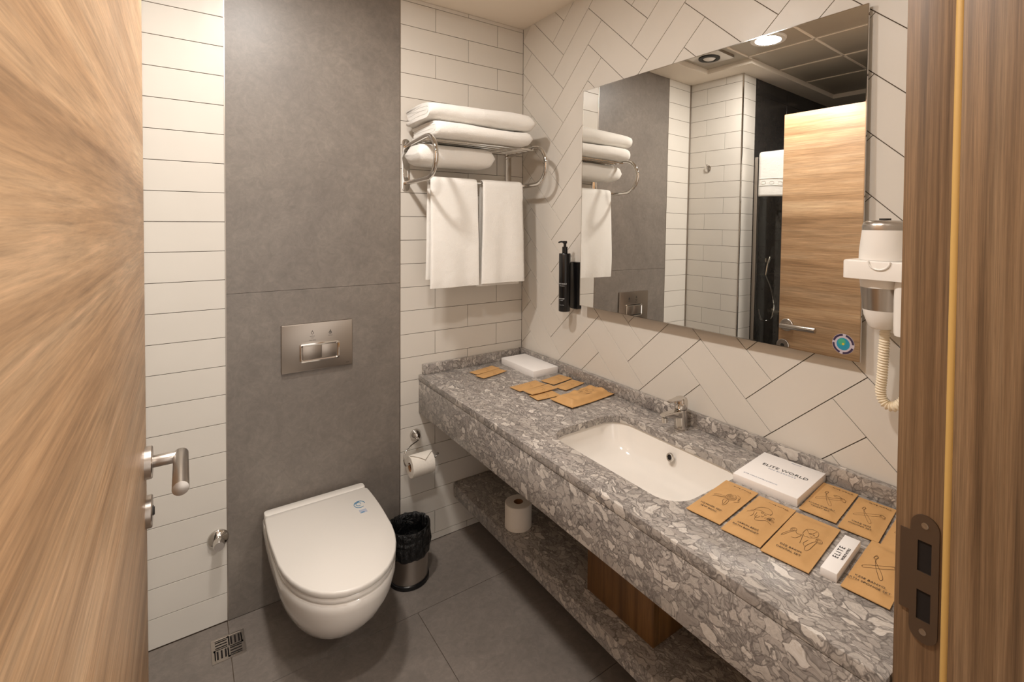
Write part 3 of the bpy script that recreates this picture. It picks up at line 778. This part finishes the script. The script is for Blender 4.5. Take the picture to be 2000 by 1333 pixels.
wc = empty('wall_hung_toilet', (tcx, 0, .08), 'white wall hung toilet with closed soft close lid', 'toilet')
def ring_d(z, hw_, yf, ystr, yb=-.0015): return [(p[0], p[1], z) for p in dshape(hw_, yb, yf, ystr, rb=.012, p=2.15)]
prof = [(.352, .183, -.632, -.33), (.345, .187, -.640, -.33), (.315, .188, -.636, -.325), (.27, .182, -.620, -.31), (.22, .170, -.585, -.29), (.17, .152, -.535, -.26), (.12, .126, -.470, -.23), (.085, .098, -.410, -.20), (.062, .066, -.345, -.17), (.054, .03, -.27, -.13)]
mb = MB(); mb.loft([ring_d(*q_) for q_ in prof]); mb.build('bowl', 'porcelain', wc, smooth=60)
def plate_d(z0, z1, hw_, yf, ystr, yb, ins):
    rings = []
    for z, i_ in ((z0, ins*.6), (z0+.003, 0), (z1-.006, 0), (z1-.002, ins*.5), (z1, ins*1.6)):
        rings.append([(p[0], p[1], z) for p in dshape(hw_-i_, yb-i_, yf+i_, ystr, rb=.022, p=2.15)])
    return rings
mb = MB(); mb.loft(plate_d(.354, .370, .187, -.640, -.33, -.075, .002)); mb.build('seat', 'porcelain', wc, smooth=50)
mb = MB(); mb.loft(plate_d(.373, .392, .189, -.644, -.33, -.072, .003)); lid = mb.build('lid', 'lid_plastic', wc, smooth=50)
mb = MB(); mb.prism(rrect(tcx, -.046, .372, .046, .014, 5), XYZ, .354, .389, 0, inset=.004); mb.build('hinge_cover', 'porcelain', wc, smooth=40)
# printed marks on the lid
zl = .3930; lc = (-.887, -.195)
mb = MB(); mb.tube([(lc[0]+.020*cos(a), lc[1]+.024*sin(a), zl) for a in [2*pi*i/40 for i in range(34)]], .0011, 6); mb.build('blue_stamp', 'ink_blue', lid)
mb = MB(); mb.tube([(lc[0]-.003+.009*cos(a), lc[1]+.003+.012*sin(a), zl) for a in [2*pi*i/30 for i in range(26)]], .0009, 6); mb.tube([(lc[0]-.018, lc[1]+.010, zl), (lc[0]-.004, lc[1]+.018, zl), (lc[0]+.010, lc[1]+.024, zl)], .0012, 6); mb.build('blue_stamp', 'ink_blue', lid)
MB().box(lc[0]-.014, lc[0]+.012, lc[1]-.065, lc[1]-.040, .3921, .3925).build('small_label', 'ink_pale', lid)
MB().box(lc[0]-.010, lc[0]+.002, lc[1]-.063, lc[1]-.057, .3925, .3928).build('label_mark', 'ink_blue', lid)
# flush plate
fp = empty('flush_plate', (-.998, 0, .997), 'brushed steel dual flush plate on the grey panel above the toilet', 'flush plate')
fyy = lambda p, q, h: (p, h, q)
mb = MB(); mb.prism(rrect(-.998, .996, .268, .190, .003, 3), fyy, -.0012, -.013, 0, inset=.0015); mb.build('plate', 'steel_dull', fp, smooth=30)
def ring_frame(cx_, cz_, w_, h_, t_, y0, y1):
    mb = MB(); o_ = rrect(cx_, cz_, w_, h_, .010, 5); i_ = rrect(cx_, cz_, w_-2*t_, h_-2*t_, .004, 5)
    mb.loft([[(p[0], y0, p[1]) for p in o_], [(p[0], y1+.0015, p[1]) for p in o_], [(p[0]*.5+q_[0]*.5, y1, p[1]*.5+q_[1]*.5) for p, q_ in zip(o_, i_)], [(q_[0], y1+.002, q_[1]) for q_ in i_], [(q_[0], y0, q_[1]) for q_ in i_]], cap0=False, cap1=False); return mb
ring_frame(-.993, .974, .150, .074, .0095, -.013, -.0225).build('button_frame', 'chrome', fp)
MB().box(-1.057, -.9885, -.013, -.0185, .947, 1.001).build('flush_button', 'steel_dull', fp, bevel=.001)
MB().box(-.9865, -.929, -.013, -.0185, .947, 1.001).build('flush_button', 'steel_dull', fp, bevel=.001)
def drop(cx_, cz_, s, two=False):
    mb = MB(); pts = []
    for k_ in range(21):
        a = -pi/2+2*pi*k_/20; r = s*(1 if sin(a) < .3 else 1+.9*(sin(a)-.3)); pts.append((cx_+s*.8*cos(a)*(1 if sin(a) < 0 else (1-sin(a)*.9)), -.0133, cz_+r*sin(a)))
    mb.tube(pts, .0008, 6); return mb
drop(-1.020, 1.052, .0055).build('drop_symbol', 'ink', fp); drop(-.952, 1.047, .0065).build('drop_symbol', 'ink', fp); drop(-.952, 1.0465, .003).build('drop_symbol', 'ink', fp)
Ff = lambda x, z, y=-.0133: frame((x, y, z), (1, 0, 0), (0, 0, 1))
text('half flush', .0052, 'ink', fp, Ff(-1.020, 1.038)); text('3 litre', .0045, 'ink', fp, Ff(-1.020, 1.031)); text('water saving', .0050, 'ink', fp, Ff(-1.020, 1.022)); text('full flush', .0048, 'ink', fp, Ff(-.952, 1.034)); text('VitrA', .0058, 'ink', fp, Ff(-.884, .912))

# ------------------------------------------------------------------ toilet paper holder and rolls
rc = Vector((-.588, -.078, .425))
tp = empty('toilet_paper_holder', (-.588, 0, .53), 'chrome ring toilet paper holder on the tiles right of the toilet', 'paper holder')
mb = MB(); mb.lathe([(.026, -.0012), (.026, -.006), (.021, -.014), (.013, -.032), (.010, -.036), (0, -.036)], (-.583, 0, .527), 'y', 32); mb.build('wall_rose', 'chrome', tp, smooth=60)
ring = spline([(-.583, -.036, .512), (-.600, -.045, .510), (-.630, -.060, .505), (-.655, -.072, .490), (-.665, -.078, .465), (-.660, -.078, .440), (-.652, -.078, .432), (-.62, -.078, .4335), (-.56, -.078, .4335), (-.520, -.078, .434), (-.508, -.078, .444)], 8)
MB().tube(ring, .0032, 12).build('ring_bar', 'chrome', tp, smooth=60)
mb = MB(); mb.lathe([(.0, -.006), (.005, -.004), (.0055, 0), (.005, .004), (0, .006)], (-.507, -.078, .447), 'z', 16); mb.build('end_knob', 'chrome', tp)
def roll(c, axis, L_, r, label, nm='toilet_roll', flap=False):
    t_ = empty(nm, c, label, 'toilet roll')
    mb = MB(); mb.lathe([(.0195, -L_/2), (r-.002, -L_/2), (r, -L_/2+.002), (r, L_/2-.002), (r-.002, L_/2), (.0195, L_/2)], c, axis, 48, caps=False); mb.build('paper', 'paper', t_, smooth=40)
    mb = MB(); mb.lathe([(.0195, -L_/2+.0005), (.0195, L_/2-.0005), (.0182, L_/2-.0005), (.0182, -L_/2+.0005), (.0195, -L_/2+.0005)], c, axis, 36, caps=False); mb.build('cardboard_core', 'cardtube', t_)
    return t_
t_ = roll((-.588, -.078, .4205), 'x', .102, .0475, 'white toilet roll with folded tip hanging on the chrome holder')
# folded triangular end of the sheet draped on the roll
def flap_pt(u, v):
    # u across, v from top(back) to the tip at front; on the cylinder surface
    ang = R(78)+R(62)*v; wv = 1-max(0, (v-.28)/.72)
    x = -.588+(u-.5)*.100*wv+.006*v; rr2 = .0482+.0012+.0035*v
    return (x, -.078-rr2*cos(pi-ang)*-1*-1 if False else -.078+rr2*cos(ang), .4205+rr2*sin(ang))
mb = MB(); mb.grid(flap_pt, 12, 14); mb.grid(lambda u, v: tuple(Vector(flap_pt(u, v))+Vector((0, -.0003, .0009))), 12, 14)
mb.build('folded_tip', 'paper', t_, smooth=60)
roll((-.322, -.468, SZ1+.0505), 'z', .100, .056, 'spare toilet roll standing on the lower marble shelf')

# ------------------------------------------------------------------ waste bin
bc = (-.678, -.175)
wb = empty('waste_bin', (bc[0], bc[1], 0), 'small steel pedal bin with black bag beside the toilet', 'waste bin')
MB().lathe([(.079, .0005), (.082, .002), (.082, .016), (.078, .018), (0, .018)], (*bc, 0), n=48).build('base_ring', 'black', wb, smooth=40)
MB().lathe([(.0765, .0185), (.0775, .17), (.0775, .215), (.0755, .215), (.0745, .03), (0, .03)], (*bc, 0), n=48, caps=False).build('steel_body', 'steel', wb, smooth=40)
def bagpt(u, v):
    a = 2*pi*u; prof_ = [(.081, .118), (.085, .125), (.087, .16), (.086, .20), (.087, .226), (.084, .234), (.078, .232), (.071, .20), (.070, .12), (.066, .05), (.0, .035)]
    k_ = v*(len(prof_)-1); i = min(int(k_), len(prof_)-2); t2 = k_-i
    r = prof_[i][0]*(1-t2)+prof_[i+1][0]*t2; z = prof_[i][1]*(1-t2)+prof_[i+1][1]*t2
    n_ = noise.noise(Vector((cos(a)*4.5, sin(a)*4.5, z*22)))*.006+noise.noise(Vector((cos(a)*13, sin(a)*13, z*9)))*.0028
    if v > .55: n_ = -abs(n_)*1.2
    else: n_ = max(n_, -.0022)
    if v < .12: z += noise.noise(Vector((cos(a)*3, sin(a)*3, 7)))*.014
    return (bc[0]+(r+n_)*cos(a), bc[1]+(r+n_)*sin(a), z+n_*.4)
mb = MB(); mb.grid(bagpt, 96, 60); mb.build('bin_bag', 'bag', wb, smooth=70)

# ------------------------------------------------------------------ floor drain, valve, hooks
dc = (-1.320, -.136)
dr = empty('floor_drain', (*dc, 0), 'square steel floor drain with slots in the floor left of the toilet', 'floor drain')
def dp(p, q, h):
    a = R(5); x = p*cos(a)-q*sin(a); y = p*sin(a)+q*cos(a); return (dc[0]+x*0.92, dc[1]+y, h)
dp = lambda p, q, h: (dc[0]+p*.90, dc[1]+q*1.04, h)
mb = MB()
def bx2(x0, x1, y0, y1, z0, z1):
    mb.add([dp(x0, y0, z0), dp(x1, y0, z0), dp(x1, y1, z0), dp(x0, y1, z0), dp(x0, y0, z1), dp(x1, y0, z1), dp(x1, y1, z1), dp(x0, y1, z1)], [(0, 3, 2, 1), (4, 5, 6, 7), (0, 1, 5, 4), (1, 2, 6, 5), (2, 3, 7, 6), (3, 0, 4, 7)])
h_ = .056
for a_ in (-1, 1):
    bx2(a_*h_-(.006 if a_ > 0 else 0), a_*h_+(.006 if a_ < 0 else 0), -h_, h_, .0003, .0035)
    bx2(-h_+.006, h_-.006, a_*h_-(.006 if a_ > 0 else 0), a_*h_+(.006 if a_ < 0 else 0), .0003, .0035)
mb.build('frame', 'steel', dr)
mb = MB()
q_ = .050; sl = .0042
for (sx2, sy3, hor) in ((-1, 1, True), (1, 1, False), (-1, -1, False), (1, -1, True)):
    c0x, c0y = sx2*.0235, sy3*.0235; hh = .0195
    # bars between slots
    n_s = 4; step = 2*hh/ (n_s-1+.0)
    for k_ in range(n_s):
        o_ = -hh+step*k_
        if hor: bx2(c0x-hh, c0x+hh, c0y+o_-.0035, c0y+o_+.0035, .0004, .0028)
        else: bx2(c0x+o_-.0035, c0x+o_+.0035, c0y-hh, c0y+hh, .0004, .0028)
bx2(-.0042, .0042, -.0495, .0495, .0004, .0028); bx2(-.0495, -.0042, -.0042, .0042, .0004, .0028); bx2(.0042, .0495, -.0042, .0042, .0004, .0028)
for a_ in (-1, 1):
    bx2(a_*.0465-.0035, a_*.0465+.0035, -.0495, .0495, .0004, .0028); bx2(-.043, .043, a_*.0465-.0035, a_*.0465+.0035, .0004, .0028)
mb.build('grate', 'steel', dr)
mb = MB(); bx2(-.0495, .0495, -.0495, .0495, .0001, .0003); mb.build('drain_hole', 'black_hole', dr)
vv = (-1.342, 0, .325)
va = empty('angle_valve', vv, 'chrome stop valve on the tiles left of the toilet', 'valve')
MB().lathe([(.034, -.0012), (.034, -.004), (.031, -.010), (.018, -.014), (.014, -.016)], vv, 'y', 40).build('wall_rose', 'chrome', va, smooth=50)
mb = MB(); mb.lathe([(.014, -.016), (.014, -.030), (.0185, -.032), (.0175, -.058), (.016, -.061), (0, -.061)], vv, 'y', 32); mb.build('valve_knob', 'chrome', va, smooth=40)
hk = (LX, -.150, 1.91)
h2 = empty('robe_hook', hk, 'round chrome robe hook on the left wall, seen in the mirror', 'hook')
MB().lathe([(.024, .0012), (.024, .005), (.020, .007), (.0, .008)], hk, 'x', 32).build('wall_rose', 'chrome', h2, smooth=50)
mb = MB(); mb.tube([(LX+.006, hk[1], hk[2]), (LX+.013, hk[1], hk[2]), (LX+.014, hk[1], hk[2]+.018)], [.006, .005, .005], 12); mb.lathe([(0, -.007), (.006, -.004), (.006, .004), (0, .007)], (LX+.014, hk[1], hk[2]+.022), 'z', 20); mb.build('peg', 'chrome', h2)

# ------------------------------------------------------------------ shower corner (seen in the mirror)
gx = -1.735
sh = empty('shower_screen', (gx, -.9, 0), 'clear glass shower screen with metal post, seen in the mirror', 'shower screen')
MB().box(gx-.012, gx+.012, RY-.026, RY-.002, .0, 1.98).build('wall_post', 'steel', sh, bevel=.001)
MB().box(gx-.003, gx+.003, -1.80, RY-.027, .02, 1.98).build('glass_pane', 'glass', sh)
MB().tube([(gx+.006, RY-.030, 1.972), (gx+.006, -1.1, 1.972)], .005, 10).build('top_rail', 'chrome', sh)
# towel over the glass
mb = MB()
def gt(u, v):
    y = RY-.040-.42*u; z_b = 1.72; s_ = v
    # path: down outer side, over the top, down the inner side
    L1 = .27
    if s_ < .45: x = gx+.015; z = z_b+(1.99-z_b)*(s_/.45)
    elif s_ < .55: a = pi*(s_-.45)/.1; x = gx+.015*cos(a); z = 1.99+.015*sin(a)
    else: x = gx-.015; z = 1.99-(1.99-z_b-.02)*((s_-.55)/.45)
    x += .003*sin(u*9)*(1 if s_ < .45 else 0); z += -.01*u*(1 if s_ < .1 else 0)
    return (x, y, z)
mb.grid(gt, 20, 40); o = mb.build('bath_towel', 'towel', smooth=70)
md = o.modifiers.new('thickness', 'SOLIDIFY'); md.thickness = .008; md.offset = 1
tag(o, 'white towel draped over the shower screen, seen in the mirror', 'towel')
mb = MB()
for z in (1.79, 1.835): mb.tube([(gx+.0275, RY-.045-.41*k_/20, z-.008*k_/20) for k_ in range(21)], .0016, 6)
for k_ in range(7): y = RY-.075-.055*k_; mb.tube([(gx+.0275, y+.015*cos(a), 1.81+.010*sin(a)-.003*k_) for a in [2*pi*i/12 for i in range(13)]], .0012, 5)
mb.build('woven_border', 'towel', o)
# hand shower and mixer on the dark wall
hs = empty('shower_mixer', (-2.0, RY, 1.1), 'chrome hand shower with hose on the dark shower wall, seen in the mirror', 'shower')
mb = MB(); mb.lathe([(.012, 0), (.012, -.03), (.016, -.045)], (-1.83, RY, 1.30), 'y', 20)
mb.tube([(-1.83, RY-.045, 1.20), (-1.84, RY-.05, 1.27), (-1.86, RY-.06, 1.33)], [.009, .010, .012], 14); mb.lathe([(.02, 0), (.04, -.012), (.042, -.02), (0, -.022)], (-1.875, RY-.05, 1.35), 'y', 28)
mb.build('hand_shower', 'chrome', hs)
mb = MB(); mb.tube(spline([(-1.83, RY-.045, 1.20), (-1.90, RY-.05, 1.10), (-1.94, RY-.05, .98), (-1.90, RY-.05, .90), (-1.80, RY-.04, .90), (-1.79, RY-.02, .97)], 8), .006, 10); mb.build('hose', 'chrome', hs)
mb = MB(); mb.lathe([(.035, -.001), (.035, -.01), (.02, -.02), (.018, -.05), (0, -.052)], (-2.02, RY, .93), 'y', 28); mb.tube([(-2.02, RY-.045, .93), (-2.02, RY-.075, .945), (-2.02, RY-.11, .95)], .008, 10); mb.build('mixer_knob', 'chrome', hs)
mb = MB(); mb.lathe([(.022, -.001), (.022, -.015), (0, -.018)], (-2.02, RY, 1.08), 'y', 24); mb.build('diverter_knob', 'chrome', hs)

# ------------------------------------------------------------------ things on the worktop
def place(mb, c, ang, z):
    q = Matrix.Rotation(R(ang), 3, 'Z'); mb.v = [q @ v + Vector((c[0], c[1], z)) for v in mb.v]; return mb
def loc2w(c, ang, z):
    return Matrix.Translation((c[0], c[1], z)) @ Matrix.Rotation(R(ang), 4, 'Z')
def white_box(nm, c, L_, W_, H_, ang, label):
    t_ = empty(nm, (c[0], c[1], ZC), label, 'box')
    mb = MB(); mb.box(-L_/2+.001, L_/2-.001, -W_/2+.001, W_/2-.001, 0, H_*.3); place(mb, c, ang, ZC+.0004).build('box_base', 'card', t_)
    mb = MB(); mb.box(-L_/2, L_/2, -W_/2, W_/2, H_*.12, H_); place(mb, c, ang, ZC+.0004).build('box_lid', 'card', t_, bevel=.0009)
    return t_
t_ = white_box('plain_box', (-.093, -.205), .140, .278, .030, 0, 'plain white cardboard box in the back corner of the worktop')
EA = 5.5
t_ = white_box('printed_box', (-.128, -1.465), .190, .168, .022, EA, 'white box with printed hotel name between the basin and the sachets')
# text reads from the camera side: text-right runs toward -y, text-up runs toward +x
def ftxt(c, ang, dx, dy, z):      # dx along +x (up on the print), dy along -y (right on the print)
    q = Matrix.Rotation(R(ang), 3, 'Z'); up = q @ Vector((1, 0, 0)); rt = q @ Vector((0, -1, 0)); o_ = Vector((c[0], c[1], z))+up*dx+rt*dy
    return frame(o_, rt, up)
zt_ = ZC+.0229
text('ELITE WORLD', .0185, 'ink', t_, ftxt((-.128, -1.465), EA, .020, .006, zt_), spacing=1.05)
text('THE ELEGANCE', .0085, 'ink_pale', t_, ftxt((-.128, -1.465), EA, .004, .004, zt_), spacing=1.3)
text('ELİTE WORLD HOTELS & RESORTS', .0058, 'ink_pale', t_, ftxt((-.128, -1.465), EA, -.068, -.022, zt_))
text('eliteworld', .0065, 'ink_pale', t_, ftxt((-.128, -1.465), EA, .083, .012, zt_))
PA = 6.5
t_ = white_box('slim_box', (-.338, -1.711), .152, .030, .018, PA, 'slim white printed carton between two kraft sachets')
q = Matrix.Rotation(R(PA), 3, 'Z')
text('ELITE', .0150, 'ink', t_, frame(Vector((-.338, -1.707, ZC+.0189)), q @ Vector((1, 0, 0)), q @ Vector((0, 1, 0))), spacing=1.5)
text('WORLD HOTELS', .0068, 'ink', t_, frame(Vector((-.334, -1.7185, ZC+.0189)), q @ Vector((1, 0, 0)), q @ Vector((0, 1, 0))))

LIFT = .0028
def pillow(L_, W_, H_, seed=0, warp=0):
    """puffy sealed sachet: flat welded rim, soft middle"""
    mb = MB()
    def top(u, v):
        x = (u-.5)*L_; y = (v-.5)*W_
        e_ = min(min(u, 1-u)*L_, min(v, 1-v)*W_)
        f = min(1, max(0, (e_-.006)/.022)); f = f*f*(3-2*f)
        z = LIFT+.0014+H_*f*(1+.35*noise.noise(Vector((x*35, y*35, seed))))
        z += warp*((u-.5)**2*4+(v-.5)**2*2)*.5 + .0007*noise.noise(Vector((x*30, y*30, seed+9)))*(1-f)
        return (x, y, z)
    def bot(u, v):
        p = top(u, v); e_ = min(min(u, 1-u)*L_, min(v, 1-v)*W_); f = min(1, max(0, (e_-.006)/.022)); f = f*f*(3-2*f)
        return (p[0], p[1], max(0, LIFT*(1-f)+warp*((u-.5)**2*4+(v-.5)**2*2)*.5))
    nu, nv = 36, 22
    mb.grid(top, nu, nv); mb.grid(bot, nu, nv)
    # rim
    for k_ in range(nu):
        for v in (0, 1): mb.add([top(k_/nu, v), top((k_+1)/nu, v), bot((k_+1)/nu, v), bot(k_/nu, v)], [(0, 1, 2, 3)])
    for k_ in range(nv):
        for u in (0, 1): mb.add([top(u, k_/nv), top(u, (k_+1)/nv), bot(u, (k_+1)/nv), bot(u, k_/nv)], [(0, 1, 2, 3)])
    return mb, top
def ribbon(lines, top, L_, W_, wd=.0008):
    """lines drawn on the sachet: (up, right) in units of length/width -0.5..0.5"""
    mb = MB()
    for ln in lines:
        P = [(u+.5, .5-v) for u, v in ln]
        pts = [Vector(top(min(max(a, 0), 1), min(max(b, 0), 1)))+Vector((0, 0, .0004)) for a, b in P]
        for a, b in zip(pts, pts[1:]):
            dd = (b-a); 
            if dd.length < 1e-6: continue
            n_ = Vector((-dd.y, dd.x, 0)).normalized()*wd*.5
            mb.add([a-n_, a+n_, b+n_, b-n_], [(0, 1, 2, 3)])
    return mb
def circ(cu, cv, ru, rv, a0=0, a1=360, n=16): return [(cu+ru*sin(R(a0+(a1-a0)*k_/n)), cv+rv*cos(R(a0+(a1-a0)*k_/n))) for k_ in range(n+1)]
def wob(pts, n=5): return [tuple(p)[:2] for p in spline([(a, b, 0) for a, b in pts], n)]
def art_flower():
    L = []
    for r in (.13, .095, .06, .03): L.append(circ(.10, .12, r*.75, r*1.15, r*900, r*900+330))
    L.append(wob([(.02, .02), (-.02, -.18), (-.06, -.34), (-.02, -.2), (.04, -.02)])); L.append(wob([(.06, -.02), (.05, -.2), (.0, -.36), (.03, -.30)]))
    L.append(wob([(.02, .08), (-.06, .02), (-.16, .1), (-.22, .16), (-.14, .2), (-.02, .16), (.02, .08)])); L.append(wob([(.0, .1), (-.08, .12), (-.19, .15)]))
    L.append(wob([(.22, .2), (.2, .32), (.08, .34)])); L.append(wob([(.16, .3), (.08, .38), (.0, .3)])); return L
def art_hat():
    L = [wob([(.10, -.28), (.22, -.2), (.28, .0), (.22, .16), (.12, .16)]), wob([(.08, -.36), (.10, -.28), (.14, -.1), (.12, .05), (.16, .18)]), wob([(.02, -.42), (.06, -.3), (.08, -.26)])]
    for k_ in range(9): L.append(circ(.02+.07*cos(k_*2.4)*(k_/9), .22+.13*sin(k_*2.4)*(k_/9)+.02, .022, .035, k_*40, k_*40+300, 10))
    L += [circ(.10, -.04, .018, .03), circ(.08, .06, .014, .025), wob([(.06, -.16), (-.04, -.14), (-.08, -.06), (.0, -.02)]), wob([(.0, -.1), (-.14, -.06), (-.12, .08), (-.06, .2), (-.08, .36)]), wob([(.06, -.24), (-.02, -.2), (-.1, -.22)]), wob([(.03, .0), (.0, .03), (.03, .06)])]; return L
def art_face():
    L = [wob([(.08, -.05), (.2, -.04), (.26, .08), (.24, .22), (.14, .26), (.06, .2), (.02, .1)]), wob([(.2, -.02), (.12, .1), (.24, .18)]), circ(.14, .1, .012, .02), circ(.13, .18, .012, .02), wob([(.08, .12), (.06, .15), (.08, .18)]),
         circ(.08, -.27, .05, .07), circ(.08, -.27, .028, .04, 40, 330), wob([(.05, -.22), (-.06, -.34), (-.14, -.42), (-.08, -.42), (.04, -.3)]), wob([(.06, -.2), (.0, -.14), (.02, -.04), (-.1, -.1), (-.12, -.2)]), wob([(.04, -.02), (-.1, .02), (-.18, .04)]),
         circ(.06, .34, .05, .07), circ(.06, .34, .028, .04, 60, 360), wob([(.02, .32), (-.1, .3), (-.24, .28), (-.28, .22), (-.2, .18), (-.08, .22), (.02, .3)]), wob([(-.02, .14), (-.14, .1), (-.2, .16)]), wob([(.08, -.05), (.02, .02), (.04, .1)])]; return L
def art_cross(s=0):
    L = [wob([(.2, -.16), (.24, -.22), (.17, -.26), (.13, -.2), (.05, -.12), (-.12, .08), (-.22, .16), (-.26, .12), (-.22, .07), (-.08, -.06), (.10, -.18), (.2, -.16)]), circ(.19, -.21, .03, .04),
         wob([(.10, .28), (.02, .14), (-.06, -.1), (-.12, -.34), (-.07, -.38), (.0, -.14), (.08, .1), (.14, .24)]), circ(.14, .32, .045, .07), circ(.15, .31, .025, .04, 30, 300), wob([(.18, .38), (.10, .40), (.08, .34)])]
    if s: L += [circ(.16, .14, .03, .12), wob([(.14, .05), (.19, .14), (.15, .24)])]
    return L
def sachet(c, L_, W_, H_, ang, label, art, lines, seed, title=None, group=None, tilt=0, warp=0, zoff=0, nm='kraft_sachet', rim=True):
    t_ = empty(nm, (c[0], c[1], ZC), label, 'sachet', group)
    mb, top = pillow(L_, W_, H_, seed, warp); place(mb, c, ang, ZC+.0005+zoff).build('pouch', 'kraft', t_, smooth=50)
    if art:
        r = ribbon([[(u*.8+.03, v*.92) for u, v in ln] for ln in art], top, L_, W_, .0009 if L_ > .18 else .0007); place(r, c, ang, ZC+.0006+zoff); r.build('line_drawing', 'ink_brown', t_, smooth=0)
    q = Matrix.Rotation(R(ang), 3, 'Z'); up = q @ Vector((1, 0, 0)); rt = q @ Vector((0, -1, 0))
    for k_, s_ in enumerate(lines):
        o_ = Vector((c[0], c[1], ZC+.0024+LIFT+H_*1.2+zoff))+up*(-L_*.27-k_*.0125*L_/.2)+rt*(-.04*W_)
        text(s_, .0082*L_/.2, 'ink', t_, frame(o_, rt, up), spacing=1.05, depth=.0001)
    if title:
        o_ = Vector((c[0], c[1], ZC+.0022+LIFT+H_*.6+zoff))+up*(L_*.40)+rt*(.12*W_); text(title, .0062, 'ink_brown', t_, frame(o_, rt, up), spacing=1.25)
    return t_
GR = 'kraft sachets laid out beside the basin'
sachet((-.343, -1.437), .200, .088, .004, 6.3, 'kraft sachet with a flower drawing, nearest the basin', art_flower(), ['HİJYENİK PED', 'SEW BASIC'], 1, 'ELITE WORLD', GR)
sachet((-.343, -1.534), .203, .090, .004, 7.0, 'kraft sachet with a drawing of a woman in a hat and flowers', art_hat(), ['SABUN BEZİ', 'BATH BONNET'], 2, 'ELITE WORLD', GR)
sachet((-.338, -1.630), .205, .096, .004, 7.5, 'kraft sachet with a face drawing, left of the slim white carton', art_face(), ['DİŞ BAKIM', 'DENTAL SET'], 3, None, GR)
sachet((-.127, -1.594), .180, .082, .004, 7.3, 'kraft sachet just right of the printed white box, against the splash', art_cross(1), ['KULAK ÇUBUĞU', 'VANITY SET'], 4, 'ELITE WORLD', GR)
sachet((-.127, -1.681), .180, .080, .004, 8.0, 'second kraft sachet from the printed white box, with crossed sticks', art_cross(), ['TIRAŞ SETİ', 'SHAVING SET'], 5, 'ELITE WORLD', GR)
sachet((-.311, -1.772), .205, .080, .004, 6.2, 'kraft sachet with crossed sticks right of the slim white carton', art_cross(), ['KESE BANYO', 'BATH SPONGE SET'], 6, None, GR)
sachet((-.130, -1.768), .180, .080, .004, 7.0, 'kraft sachet against the splash, mostly hidden by the door frame', art_cross(), ['TARAK', 'COMB'], 8, None, GR)
G2 = 'small kraft packets at the back of the worktop'
def small(c, L_, W_, ang, label, seed, zoff=0, warp=.002, H_=.0035):
    return sachet(c, L_, W_, H_, ang, label, [wob([(.0, -.2), (.1, -.1), (.05, .1), (.12, .2)]), circ(0, .25, .05, .08)], [], seed, None, G2, warp=warp, zoff=zoff, nm='kraft_packet')
small((-.292, -.128), .142, .056, 13, 'small kraft packet near the back splash, rear one of the far pair', 11)
small((-.292, -.190), .148, .056, 14, 'small kraft packet of the far pair, the one nearer the basin', 12)
small((-.252, -.430), .142, .070, 5, 'small kraft packet in front of the plain white box, leftmost of its cluster', 13)
small((-.245, -.512), .135, .062, 3, 'small kraft packet lying on top of another left of the big pouch', 14, .006)
small((-.262, -.566), .110, .066, -3, 'small kraft packet half under another, touching the big pouch', 15)
small((-.100, -.432), .124, .078, 11, 'small kraft packet between the plain white box and the splash', 16)
small((-.100, -.520), .130, .070, 13, 'small kraft packet between the splash and the big pouch', 17)
sachet((-.150, -.668), .240, .125, .019, 5.3, 'large bulging kraft pouch with a line drawing left of the basin', [[(u*.9, v*.8) for u, v in ln] for ln in art_hat()], [], 21, None, None, warp=.006, nm='kraft_pouch')
